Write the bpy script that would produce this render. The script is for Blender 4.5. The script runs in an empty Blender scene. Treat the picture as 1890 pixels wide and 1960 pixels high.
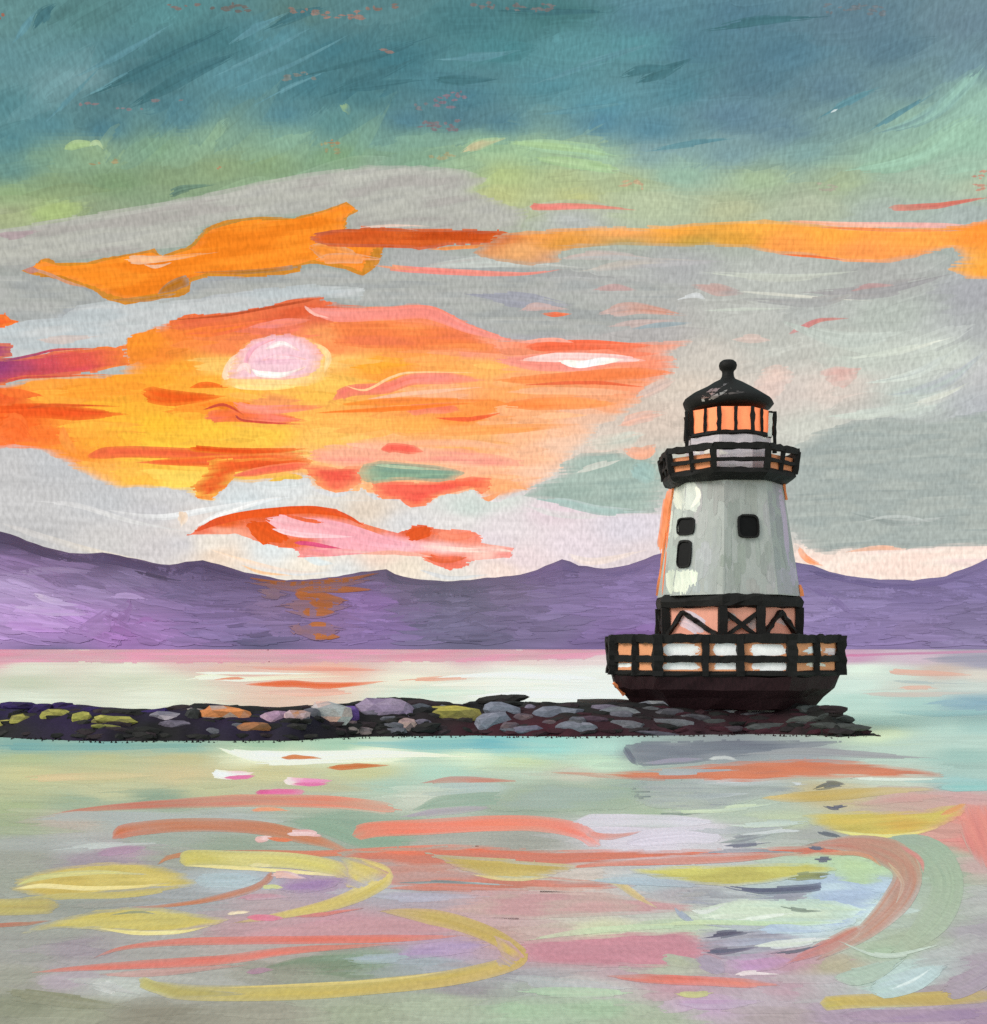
import bpy, bmesh, math, random
import numpy as np
from mathutils import Vector, Matrix, noise
from mathutils.bvhtree import BVHTree

SC = bpy.context.scene
COL = SC.collection
R = math.radians

# ------------------------------------------------------------------ camera
F, HX, HY, CAMZ = 2282.0, 945.0, 1240.0, 3.4      # focal length and horizon of a 1890 x 1960 view
cam_d = bpy.data.cameras.new('camera')
cam_d.sensor_fit = 'HORIZONTAL'
cam_d.sensor_width = 36.0
cam_d.lens = 36.0 * F / 1890.0
cam_d.shift_y = (HY - 980.0) / 1890.0
cam_d.clip_start = 0.1
cam_d.clip_end = 30000.0
cam = bpy.data.objects.new('camera', cam_d)
cam.location = (0, 0, CAMZ)
cam.rotation_euler = (R(90), 0, 0)
COL.objects.link(cam)
SC.camera = cam

# ------------------------------------------------------------------ light
SUN_AZ, SUN_EL = 241.0, 34.0
world = bpy.data.worlds.new('World')
SC.world = world
world.use_nodes = True
wn, wl = world.node_tree.nodes, world.node_tree.links
wn.clear()
w_out = wn.new('ShaderNodeOutputWorld')
sky = wn.new('ShaderNodeTexSky')
sky.sky_type = 'NISHITA'
sky.sun_disc = False
sky.sun_elevation = R(SUN_EL)
sky.sun_rotation = R(SUN_AZ)
bg_a = wn.new('ShaderNodeBackground'); bg_a.inputs[1].default_value = 0.05
bg_b = wn.new('ShaderNodeBackground'); bg_b.inputs[1].default_value = 1.0
w_add = wn.new('ShaderNodeAddShader')
tc = wn.new('ShaderNodeTexCoord')
sep = wn.new('ShaderNodeSeparateXYZ')
ramp = wn.new('ShaderNodeValToRGB')
wl.new(sky.outputs[0], bg_a.inputs[0])
wl.new(tc.outputs['Generated'], sep.inputs[0])
wl.new(sep.outputs['Z'], ramp.inputs[0])
wl.new(ramp.outputs[0], bg_b.inputs[0])
wl.new(bg_a.outputs[0], w_add.inputs[0]); wl.new(bg_b.outputs[0], w_add.inputs[1])
wl.new(w_add.outputs[0], w_out.inputs[0])

def lin(c):
    if max(c) - min(c) < 34 and min(c) > 125:      # the greys of the painting are warm and light
        c = (min(250, c[0] * 1.05 + 1), min(250, c[1] * 1.045 + 1), min(250, c[2] * 1.025))
    return tuple(((v / 255.0) / 12.92 if v / 255.0 <= 0.04045 else ((v / 255.0 + 0.055) / 1.055) ** 2.4) for v in c[:3])

def set_ramp(r, stops):
    e = r.color_ramp.elements
    while len(e) > 1: e.remove(e[-1])
    e[0].position = stops[0][0]; e[0].color = (*lin(stops[0][1]), 1)
    for p, c in stops[1:]:
        k = e.new(p); k.color = (*lin(c), 1)

# overcast evening sky: warm at the rim, grey cloud, then an unseen pale overhead added for fill light
set_ramp(ramp, [(0.0, (222, 200, 195)), (0.12, (190, 190, 192)), (0.30, (175, 186, 184)), (0.45, (185, 196, 196)), (1.0, (205, 208, 208))])

sd = bpy.data.lights.new('sun_lamp', 'SUN')
sd.energy = 1.5; sd.angle = R(25); sd.color = (1.0, 0.95, 0.88)
sl = bpy.data.objects.new('sun_lamp', sd)
ce = math.cos(R(SUN_EL))
to_sun = Vector((math.sin(R(SUN_AZ)) * ce, math.cos(R(SUN_AZ)) * ce, math.sin(R(SUN_EL))))
sl.rotation_euler = to_sun.to_track_quat('Z', 'Y').to_euler()
COL.objects.link(sl)

SC.view_settings.view_transform = 'Standard'
SC.view_settings.look = 'None'
SC.view_settings.exposure = 0.08
SC.view_settings.gamma = 1.0
SC.view_settings.use_curve_mapping = False
SC.render.engine = 'CYCLES'
SC.cycles.max_bounces = 5
SC.cycles.use_denoising = False

E_WATER, E_HILL, E_TOWER, E_ROCK = 0.84, 0.68, 0.9, 0.8    # how much light falls on each kind of surface

# ------------------------------------------------------------------ materials
def paint_emit(name):
    """sky colours, they give off their own light; faint weave-like grain"""
    m = bpy.data.materials.new(name); m.use_nodes = True
    n, l = m.node_tree.nodes, m.node_tree.links; n.clear()
    out = n.new('ShaderNodeOutputMaterial'); em = n.new('ShaderNodeEmission')
    at = n.new('ShaderNodeAttribute'); at.attribute_name = 'tint'
    ge = n.new('ShaderNodeNewGeometry')
    nm = n.new('ShaderNodeVectorMath'); nm.operation = 'NORMALIZE'
    mp = n.new('ShaderNodeMapping'); mp.inputs['Scale'].default_value = (430, 0, 190)
    mp2 = n.new('ShaderNodeMapping'); mp2.inputs['Scale'].default_value = (6, 0, 60)
    t1 = n.new('ShaderNodeTexNoise'); t1.inputs['Scale'].default_value = 1.0; t1.inputs['Detail'].default_value = 2
    t2 = n.new('ShaderNodeTexNoise'); t2.inputs['Scale'].default_value = 1.0; t2.inputs['Detail'].default_value = 4
    l.new(ge.outputs['Position'], nm.inputs[0])
    l.new(nm.outputs[0], mp.inputs[0]); l.new(nm.outputs[0], mp2.inputs[0])
    l.new(mp.outputs[0], t1.inputs['Vector']); l.new(mp2.outputs[0], t2.inputs['Vector'])
    r1 = n.new('ShaderNodeMapRange'); r1.inputs['From Min'].default_value = .3; r1.inputs['From Max'].default_value = .7
    r1.inputs['To Min'].default_value = .86; r1.inputs['To Max'].default_value = 1.13
    r2 = n.new('ShaderNodeMapRange'); r2.inputs['From Min'].default_value = .3; r2.inputs['From Max'].default_value = .7
    r2.inputs['To Min'].default_value = .96; r2.inputs['To Max'].default_value = 1.04
    l.new(t1.outputs['Fac'], r1.inputs[0]); l.new(t2.outputs['Fac'], r2.inputs[0])
    mu = n.new('ShaderNodeMath'); mu.operation = 'MULTIPLY'
    l.new(r1.outputs[0], mu.inputs[0]); l.new(r2.outputs[0], mu.inputs[1])
    l.new(at.outputs['Color'], em.inputs[0]); l.new(mu.outputs[0], em.inputs[1])
    l.new(em.outputs[0], out.inputs[0])
    m.cycles.emission_sampling = 'NONE'
    return m

def paint_lit(name, rough=0.6, spec=0.25, scale=(14, 5, 14), bump=0.35, dist=0.02, var=0.12, attr=True, color=(128, 128, 128)):
    m = bpy.data.materials.new(name); m.use_nodes = True
    n, l = m.node_tree.nodes, m.node_tree.links
    p = n['Principled BSDF']
    p.inputs['Roughness'].default_value = rough
    p.inputs['Specular IOR Level'].default_value = spec
    ge = n.new('ShaderNodeNewGeometry')
    mp = n.new('ShaderNodeMapping'); mp.inputs['Scale'].default_value = scale
    t1 = n.new('ShaderNodeTexNoise'); t1.inputs['Scale'].default_value = 1.0; t1.inputs['Detail'].default_value = 4
    l.new(ge.outputs['Position'], mp.inputs[0]); l.new(mp.outputs[0], t1.inputs['Vector'])
    r1 = n.new('ShaderNodeMapRange'); r1.inputs['From Min'].default_value = .25; r1.inputs['From Max'].default_value = .75
    r1.inputs['To Min'].default_value = 1 - var; r1.inputs['To Max'].default_value = 1 + var
    l.new(t1.outputs['Fac'], r1.inputs[0])
    mx = n.new('ShaderNodeVectorMath'); mx.operation = 'SCALE'
    if attr:
        at = n.new('ShaderNodeAttribute'); at.attribute_name = 'tint'
        l.new(at.outputs['Color'], mx.inputs[0])
    else:
        mx.inputs[0].default_value = lin(color)
    l.new(r1.outputs[0], mx.inputs['Scale'])
    l.new(mx.outputs[0], p.inputs['Base Color'])
    bp = n.new('ShaderNodeBump'); bp.inputs['Strength'].default_value = bump; bp.inputs['Distance'].default_value = dist
    l.new(t1.outputs['Fac'], bp.inputs['Height']); l.new(bp.outputs[0], p.inputs['Normal'])
    return m

M_SKY = paint_emit('sky_paint')
M_WATER = paint_lit('water_paint', rough=.55, spec=.10, scale=(20, 6, 9), bump=.25, dist=.012, var=.12)
M_HILL = paint_lit('hill_paint', rough=.9, spec=.05, scale=(.012, .03, .05), bump=.2, dist=8, var=.14)
M_TOWER = paint_lit('tower_paint', rough=.6, spec=.2, scale=(9, 9, 3), bump=.5, dist=.02, var=.07)
M_STONE = paint_lit('stone_paint', rough=.7, spec=.2, scale=(7, 7, 16), bump=.6, dist=.03, var=.22)
M_BLACK = paint_lit('black_paint', rough=.62, spec=.2, scale=(22, 22, 8), bump=.7, dist=.015, var=.35, attr=False, color=(26, 25, 24))
M_PLUM = paint_lit('plum_paint', rough=.65, spec=.2, scale=(12, 12, 3), bump=.6, dist=.02, var=.4, attr=False, color=(42, 22, 26))
M_ORANGE = paint_lit('orange_glow_paint', rough=.6, spec=.2, scale=(12, 12, 5), bump=.4, dist=.01, var=.12, attr=False, color=(250, 150, 95))
M_GLOW_PANE = paint_lit('glowing_pane_glass', rough=.4, spec=.2, scale=(12, 12, 5), bump=.3, dist=.01, var=.12, attr=False, color=(250, 145, 100))
M_GLOW_PANE.node_tree.nodes['Principled BSDF'].inputs['Emission Color'].default_value = (*lin((252, 138, 88)), 1)
M_GLOW_PANE.node_tree.nodes['Principled BSDF'].inputs['Emission Strength'].default_value = .55  # added emission brightens the orange panes, no lamp inside
M_GLASS = paint_lit('dark_glass', rough=.5, spec=.12, scale=(6, 6, 6), bump=.3, dist=.01, var=.3, attr=False, color=(16, 16, 16))

# ------------------------------------------------------------------ tagging
def tag(o, label=None, cat=None, group=None, kind=None):
    if label: o['label'] = label
    if cat: o['category'] = cat
    if group: o['group'] = group
    if kind: o['kind'] = kind
    return o

def empty(name, loc=(0, 0, 0)):
    o = bpy.data.objects.new(name, None); COL.objects.link(o); o.location = loc
    return o

def link_mesh(name, verts, faces, mat, parent=None, cols=None, smooth=False):
    me = bpy.data.meshes.new(name)
    me.from_pydata(verts, [], faces)
    if cols is not None:
        a = me.color_attributes.new('tint', 'FLOAT_COLOR', 'POINT')
        arr = np.ones((len(verts), 4), dtype=np.float32); arr[:, :3] = np.clip(np.asarray(cols, dtype=np.float32), 0, 1.0)
        a.data.foreach_set('color', arr.ravel())
    me.materials.append(mat)
    if smooth: me.polygons.foreach_set('use_smooth', [True] * len(me.polygons))
    o = bpy.data.objects.new(name, me); COL.objects.link(o)
    if parent is not None:
        o.parent = parent
        o.matrix_parent_inverse = Matrix.Translation(-Vector(parent.location))
    return o

# ------------------------------------------------------------------ surfaces to paint on
SKY_R = 7000.0
def ray(x, y):
    return Vector(((x - HX) / F, 1.0, (HY - y) / F))
ORG = Vector((0, 0, CAMZ))

class Surf:
    """a surface of the place, the light it gets, its material and a running count of paint layers"""
    def __init__(s, kind, mat, gain, bvh=None, eps=0.001):
        s.kind, s.mat, s.gain, s.bvh, s.eps = kind, mat, gain, bvh, eps
        s.layers = {}; s.k = 0; s.lift = 0; s.under = None; s.veil = .03; s.soft = .5
    def layer(s, xs, ys):
        if s.kind == 'sky':
            s.k += 1; return s.k
        x0, x1, y0, y1 = int(min(xs) // 24), int(max(xs) // 24), int(min(ys) // 8), int(max(ys) // 8)
        cells = [(i, j) for i in range(x0, x1 + 1) for j in range(y0, y1 + 1)]
        m = 1 + max(s.layers.get(c, 0) for c in cells)
        for c in cells: s.layers[c] = m
        return m
    def at(s, x, y, k):
        d = ray(x, y)
        if s.kind == 'sky':
            d.normalize()
            return ORG + d * (SKY_R - 0.35 * k)
        if s.kind == 'water':
            y = max(y, HY + 1.6); z = 0.0012 + CAMZ * F / (y - HY) * 2.6e-6 * k
            t = (CAMZ - z) / ((y - HY) / F)
            return Vector(((x - HX) / F * t, t, z))
        hit, nrm, idx, dist = s.bvh.ray_cast(ORG, d.normalized())
        if hit is None: return None
        dn = d.normalized()
        if s.kind == 'hill': return hit - dn * (2.6 + s.lift + 0.02 * k)
        return hit - dn * (.002 + s.eps * .35 * k)

class Mesh:
    def __init__(s): s.v = []; s.f = []; s.c = []
    def build(s, name, mat, parent=None): return link_mesh(name, s.v, s.f, mat, parent, s.c)

def nz(a, b, c=0.0): return noise.noise(Vector((a, b, c)))

def catmull(pts, n):
    P = [np.array(p, float) for p in pts]
    if len(P) == 2:
        return [P[0] + (P[1] - P[0]) * t for t in np.linspace(0, 1, n)]
    P = [2 * P[0] - P[1]] + P + [2 * P[-1] - P[-2]]
    segs = len(P) - 3; out = []
    for i in range(n):
        u = i / (n - 1) * segs; k = min(int(u), segs - 1); t = u - k
        p0, p1, p2, p3 = P[k:k + 4]
        out.append(.5 * ((2 * p1) + (-p0 + p2) * t + (2 * p0 - 5 * p1 + 4 * p2 - p3) * t * t + (-p0 + 3 * p1 - 3 * p2 + p3) * t ** 3))
    return out

SEED = [0]
def make_src(cols, gain, seed):
    """a colour per point: a function of place, or palette colours mixed in streaks"""
    if callable(cols): return lambda x, y, s, j: cols(x, y)
    L = [np.array(lin(c)) for c in cols]
    def f(x, y, s, j):
        if len(L) == 1: return L[0]
        u = s * (len(L) - 1) + 1.0 * nz(j * .5 + seed, s * 2.5, seed * 1.7)
        u = min(max(u, 0), len(L) - 1.0001); k = int(u); t = u - k; t = t * t * (3 - 2 * t)
        return L[k] * (1 - t) + L[k + 1] * t
    return f

def stroke(m, S, pts, w, cols, taper=(0.3, 0.5), rag=0.06, jit=0.07, bw=3.2, wob=0.6, blend=.7, veil=None):
    """one stroke of a flat brush: a bundle of bristle tracks with ragged ends"""
    SEED[0] += 1; seed = SEED[0] * 3.17; rnd = random.Random(SEED[0] * 7919)
    L = sum(math.dist(pts[i], pts[i + 1]) for i in range(len(pts) - 1))
    n = int(min(60, max(7, L / max(7.0, w * .45))))
    n = max(n, 4 * len(pts)) if len(pts) > 2 else n
    C = catmull(pts, n)
    T = []
    for i in range(n):
        a = C[max(0, i - 1)]; b = C[min(n - 1, i + 1)]; d = b - a; q = math.hypot(*d) or 1
        T.append((-d[1] / q, d[0] / q))
    def prof(s):
        r = 1.0; ta, tb = taper
        cap = min(.5, w * .5 / max(L, 1))
        if ta > 0 and s < ta: r *= (s / ta) ** .8
        elif s < cap: r *= math.sqrt(max(0, 1 - ((cap - s) / cap) ** 2)) * .6 + .4
        if tb > 0 and s > 1 - tb: r *= ((1 - s) / tb) ** .8
        elif s > 1 - cap: r *= math.sqrt(max(0, 1 - ((s - 1 + cap) / cap) ** 2)) * .6 + .4
        return r
    src = make_src(cols, 1, seed)
    nb = int(min(18, max(3, w / bw)))
    k = S.layer([p[0] + q for p in C for q in (-w / 2 - 2, w / 2 + 2)], [p[1] + q for p in C for q in (-w / 2 - 2, w / 2 + 2)])
    tb = [-1 + 2 * j / nb for j in range(nb + 1)]
    for j in range(nb):
        edge = abs((j + .5) / nb * 2 - 1)
        s0 = rag * rnd.random() * (.4 + edge); s1 = 1 - rag * rnd.random() * (.4 + edge)
        bj = jit * (rnd.random() - .5) * 1.3 + jit * nz(j * .4, seed)
        i0 = int(math.ceil(s0 * (n - 1) + 1e-6)); i1 = int(math.floor(s1 * (n - 1) - 1e-6))
        ss = [s0] + [i / (n - 1) for i in range(i0, i1 + 1)] + [s1]
        prev = None
        for s in ss:
            u = s * (n - 1); a = min(int(u), n - 2); t = u - a
            c = C[a] * (1 - t) + C[a + 1] * t
            nx = T[a][0] * (1 - t) + T[a + 1][0] * t; ny = T[a][1] * (1 - t) + T[a + 1][1] * t
            h = w * .5 * prof(s)
            wv = wob * nz(s * 4 + seed, 3.3)
            o0 = h * tb[j] + (wv if j else wv * 1.5 + wob * nz(s * 14, seed)); o1 = h * tb[j + 1] + (wv if j < nb - 1 else wv * 1.5 + wob * nz(s * 14, seed + 9))
            p0 = S.at(c[0] + nx * o0, c[1] + ny * o0, k); p1 = S.at(c[0] + nx * o1, c[1] + ny * o1, k)
            if p0 is None or p1 is None: prev = None; continue
            q = np.asarray(src(c[0] + nx * o0, c[1] + ny * o0, s, j)) * (1 + bj + jit * .8 * nz(s * L / 70, j * .8, seed)) / S.gain
            if S.under is not None and blend and not callable(cols):
                e = (veil if veil is not None else S.veil) * (1 + 1.2 * nz(s * L / 90, j * .5, seed + 3)) + blend * (edge ** 4 * .8 + max(0, 1 - s / .12) * .7 + max(0, 1 - (1 - s) / .22) * .9) * (.7 + .6 * nz(s * 6, j * .9, seed))
                if e > .04:
                    e = min(e, .85); q = q * (1 - e) + S.under(c[0], c[1]) / S.gain * e
            b = len(m.v); m.v += [tuple(p0), tuple(p1)]; m.c += [q, q]
            if prev is not None: m.f.append((prev, prev + 1, b + 1, b))
            prev = b

def fill(m, S, poly, cols, ang=0, sp=3.0, rag=3.0, jit=0.06, wob=2.5, step=22, edge=1.6, soft=None, under=None):
    if soft is None: soft = S.soft
    """a patch laid in with parallel bristle tracks inside an outline"""
    SEED[0] += 1; seed = SEED[0] * 2.31; rnd = random.Random(SEED[0] * 104729)
    ca, sa = math.cos(R(ang)), math.sin(R(ang))
    # smooth the outline a little and rough it up
    P = []
    N = len(poly)
    for i in range(N):
        a, b = poly[i], poly[(i + 1) % N]
        d = math.dist(a, b); q = max(1, int(d / 14))
        for t in range(q):
            x = a[0] + (b[0] - a[0]) * t / q; y = a[1] + (b[1] - a[1]) * t / q
            P.append((x + edge * nz(x * .07, y * .07, seed) * 2, y + edge * nz(x * .07, y * .07, seed + 5) * 2))
    Q = [(x * ca + y * sa, -x * sa + y * ca) for x, y in P]
    ys = [q[1] for q in Q]; y0, y1 = min(ys), max(ys)
    k = S.layer([p[0] for p in P], [p[1] for p in P])
    pal = None
    if not callable(cols): pal = [np.array(lin(c)) for c in cols]
    nrow = max(2, int((y1 - y0) / sp)); dy = (y1 - y0) / nrow
    for r in range(nrow):
        yc = y0 + (r + .5) * dy
        def cross(yc):
            xs = []
            for i in range(len(Q)):
                a, b = Q[i], Q[(i + 1) % len(Q)]
                if (a[1] <= yc) != (b[1] <= yc): xs.append(a[0] + (yc - a[1]) * (b[0] - a[0]) / (b[1] - a[1]))
            return sorted(xs)
        xs, xt, xb = cross(yc), cross(yc - dy / 2 + 1e-4), cross(yc + dy / 2 - 1e-4)
        xu, xd = cross(yc - 6), cross(yc + 6)
        if len(xt) != len(xs): xt = xs
        if len(xb) != len(xs): xb = xs
        xt = [a if abs(a - b) < 60 else b for a, b in zip(xt, xs)]; xb = [a if abs(a - b) < 60 else b for a, b in zip(xb, xs)]
        bj = jit * (rnd.random() - .5)
        for q in range(0, len(xs) - 1, 2):
            ka = min(1, 5 / (abs(xt[q] - xb[q]) + 1)); kb = min(1, 5 / (abs(xt[q + 1] - xb[q + 1]) + 1))
            ra = rag * ka * (rnd.random() - .5) * 2; rb = rag * kb * (rnd.random() - .5) * 2
            if xs[q + 1] + rb - xs[q] - ra < 1: continue
            ns = max(1, int((xs[q + 1] - xs[q]) / step)); prev = None
            for t in range(ns + 1):
                pts = []
                for yy, XX in ((yc - dy / 2, xt), (yc + dy / 2, xb)):
                    u = XX[q] + ra + (XX[q + 1] + rb - XX[q] - ra) * t / ns
                    wv = wob * nz(u / 130, seed * .3)
                    v = yy + wv
                    X, Y = u * ca - v * sa, u * sa + v * ca
                    pts.append((X, Y))
                A = S.at(pts[0][0], pts[0][1], k); B = S.at(pts[1][0], pts[1][1], k)
                if A is None or B is None: prev = None; continue
                uu = xs[q] + (xs[q + 1] - xs[q]) * t / ns
                e = max(0, 1 - min(uu - xs[q], xs[q + 1] - uu) / 34) ** 1.5
                if sum(1 for z_ in xu if z_ < uu) % 2 == 0 or sum(1 for z_ in xd if z_ < uu) % 2 == 0: e = max(e, .6)
                e *= soft * (1 + .9 * nz(uu / 30, r * .7, seed))
                if pal is None: c = np.asarray(cols(pts[0][0], pts[0][1]))
                else:
                    z = (nz(u / 140, r * dy / 26, seed) * 1.1 + .5 + .35 * nz(u / 60, r * .5, seed)) * (len(pal) - 1)
                    z = min(max(z, 0), len(pal) - 1.0001); kk = int(z); f = z - kk; f = f * f * (3 - 2 * f)
                    c = pal[kk] if len(pal) == 1 else pal[kk] * (1 - f) + pal[kk + 1] * f
                c = c * (1 + bj + jit * nz(u / 80, r * .45, seed) * 1.4) / S.gain
                U = under or S.under
                if U is not None and e > .04:
                    e = min(e, .9); c = c * (1 - e) + U(pts[0][0], pts[0][1]) / S.gain * e
                b = len(m.v); m.v += [tuple(A), tuple(B)]; m.c += [c, c]
                if prev is not None: m.f.append((prev, prev + 1, b + 1, b))
                prev = b

def field(points, ay=2.0, pw=1.6, soft=25.0):
    X = np.array([p[0] for p in points], float); Y = np.array([p[1] for p in points], float)
    Cc = np.array([lin(p[2]) for p in points])
    def f(x, y):
        d = (X - x) ** 2 + (ay * (Y - y)) ** 2 + soft * soft
        w = d ** -pw
        return (w[:, None] * Cc).sum(0) / w.sum()
    return f

SKY = Surf('sky', M_SKY, 1.0)
WAT = Surf('water', M_WATER, E_WATER)

def piece(S, name, parent, ops):
    """one mesh holding the given brush operations"""
    m = Mesh()
    for op in ops: op(m)
    return m.build(name, S.mat, parent)
def st(S, pts, w, cols, **k): return lambda m: stroke(m, S, pts, w, cols, **k)
def fl(S, poly, cols, **k): return lambda m: fill(m, S, poly, cols, **k)

# ================================================================== SKY
def build_shell():
    v, f, c = [], [], []
    na, ne = 72, 40
    stops = [(-3, (205, 180, 190)), (2, (225, 212, 208)), (6, (188, 188, 192)), (14, (162, 165, 168)), (19.5, (155, 172, 155)), (22, (130, 160, 145)), (25, (90, 132, 145)), (34, (90, 130, 138)), (48, (150, 170, 172)), (66, (188, 198, 198))]
    for i in range(na + 1):
        az = R(-78 + 156 * i / na)
        for j in range(ne + 1):
            eld = -3 + 69 * j / ne; el = R(eld)
            v.append((math.sin(az) * math.cos(el) * (SKY_R + 60), math.cos(az) * math.cos(el) * (SKY_R + 60), CAMZ + math.sin(el) * (SKY_R + 60)))
            for (a, ca), (b, cb) in zip(stops, stops[1:]):
                if eld <= b or (b, cb) == stops[-1]:
                    t = min(max((eld - a) / (b - a), 0), 1)
                    c.append(np.array(lin(ca)) * (1 - t) + np.array(lin(cb)) * t); break
    for i in range(na):
        for j in range(ne):
            a = i * (ne + 1) + j
            f.append((a, a + 1, a + ne + 2, a + ne + 1))
    return tag(link_mesh('sky', v, f, M_SKY, None, c), 'painterly evening sky from deep teal down to pale grey', None, None, 'structure')
sky_o = build_shell()

SKYF = field([
 (0,30,(98,138,138)),(150,30,(88,130,130)),(330,20,(92,142,145)),(560,25,(90,125,122)),(700,30,(88,128,132)),(900,40,(75,122,128)),(1060,30,(72,118,120)),(1240,30,(90,132,145)),(1420,30,(86,124,140)),(1640,30,(96,126,140)),(1860,40,(108,134,146)),
 (30,110,(98,140,145)),(140,110,(100,145,150)),(230,95,(84,128,135)),(320,110,(66,110,116)),(430,80,(66,112,118)),(520,60,(92,142,152)),(640,90,(72,120,130)),(760,110,(66,114,124)),(950,90,(76,130,136)),(1100,90,(94,146,152)),(1220,80,(92,145,152)),(1330,90,(82,124,138)),(1500,100,(84,122,138)),(1700,90,(94,126,140)),(1850,120,(112,142,152)),
 (20,200,(88,134,140)),(110,170,(112,152,156)),(160,150,(124,160,164)),(200,185,(80,120,126)),(260,140,(66,108,116)),(330,200,(80,124,134)),(450,150,(92,140,150)),(600,160,(74,122,132)),(700,180,(68,114,124)),(820,150,(80,128,138)),(900,190,(78,124,138)),(1050,160,(88,140,150)),(1150,200,(90,144,156)),(1300,170,(84,130,142)),(1450,150,(86,122,136)),(1600,170,(96,128,142)),(1750,170,(110,140,146)),(1870,190,(152,190,172)),
 (20,270,(84,132,140)),(90,235,(88,134,142)),(200,245,(76,122,136)),(350,225,(84,130,142)),(550,215,(86,132,142)),(650,235,(92,138,138)),(780,230,(80,124,140)),(880,225,(80,120,134)),(960,235,(82,126,142)),(1150,230,(88,134,152)),(1250,245,(86,134,152)),(1400,220,(98,132,148)),(1500,250,(102,134,148)),(1650,220,(118,150,150)),(1750,230,(142,176,158)),(1850,260,(154,192,168)),
 (20,320,(100,142,138)),(90,300,(128,162,136)),(180,285,(145,172,134)),(300,280,(130,164,132)),(400,260,(136,168,142)),(550,265,(132,168,146)),(700,255,(126,166,150)),(800,265,(130,168,146)),(930,275,(150,186,148)),(1020,290,(160,192,150)),(1150,300,(152,184,158)),(1250,290,(128,160,164)),(1400,290,(124,156,160)),(1550,290,(128,162,158)),(1700,300,(152,188,166)),(1850,330,(152,186,164)),
 (20,370,(146,172,126)),(100,345,(134,158,120)),(220,350,(122,150,112)),(320,340,(132,154,118)),(420,320,(142,164,124)),(520,310,(134,160,120)),(650,300,(128,162,124)),(800,300,(128,162,136)),(900,310,(146,172,142)),(960,330,(178,194,132)),(1080,340,(176,190,140)),(1200,345,(170,184,142)),(1300,330,(144,176,160)),(1450,340,(164,186,150)),(1600,340,(168,184,146)),(1750,350,(158,176,160)),(1870,350,(168,180,160)),
 (20,410,(152,160,128)),(100,403,(172,192,128)),(180,400,(140,156,124)),(960,370,(186,192,130)),(1100,375,(188,192,132)),(1250,385,(174,186,158)),(1400,395,(180,186,150)),(1550,390,(168,178,158)),(1700,410,(160,172,168)),(1850,410,(160,172,172)),
 (40,470,(158,156,160)),(200,440,(162,164,168)),(700,360,(166,168,170)),(900,400,(166,170,170)),(1100,415,(168,172,175)),
 (100,570,(150,154,160)),(450,550,(150,154,162)),(800,500,(162,164,166)),(900,560,(150,152,162)),(1100,560,(168,170,174)),(1300,510,(164,166,170)),(1500,520,(176,180,178)),(1700,520,(164,166,166)),(1870,560,(160,162,170)),
 (1000,600,(160,160,170)),(1150,590,(176,168,170)),(1250,630,(170,168,170)),(1400,600,(176,178,176)),(1550,590,(168,172,172)),(1700,600,(172,180,176)),(1870,620,(164,168,172)),
 (1350,680,(196,190,184)),(1500,660,(182,184,180)),(1650,680,(186,194,188)),(1800,680,(194,202,196)),(1880,720,(180,182,186)),
 (1330,740,(204,192,182)),(1500,760,(196,186,182)),(1600,740,(206,192,186)),(1750,760,(184,194,190)),(1880,780,(170,174,182)),
 (1250,800,(206,190,180)),(1550,810,(196,198,192)),(1700,830,(162,170,172)),(1880,850,(160,168,170)),
 (1150,850,(212,196,186)),(1230,900,(166,178,172)),(1600,900,(154,164,166)),(1800,900,(156,166,168)),
 (1100,1000,(210,204,210)),(1200,1040,(214,206,214)),(1600,1000,(150,162,164)),(1850,1000,(158,166,168)),(1600,1070,(238,218,210)),(1750,1080,(236,216,208)),(1880,1060,(226,210,206)),
 (50,620,(180,186,192)),(300,620,(182,188,192)),(50,900,(186,186,190)),(300,980,(192,190,196)),(600,960,(206,206,210)),(900,1000,(214,210,214)),(500,1080,(232,220,208)),(900,1080,(224,216,210)),
 (-500,100,(90,132,138)),(-500,330,(140,168,140)),(-500,600,(170,172,176)),(-500,850,(196,180,176)),(2400,100,(100,134,146)),(2400,330,(150,184,164)),(2400,600,(170,174,176)),(2400,900,(160,168,170)),(2400,1080,(226,210,206)),(-500,-400,(90,130,138)),(900,-400,(92,132,142)),(2400,-400,(100,136,146)),
])

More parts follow.
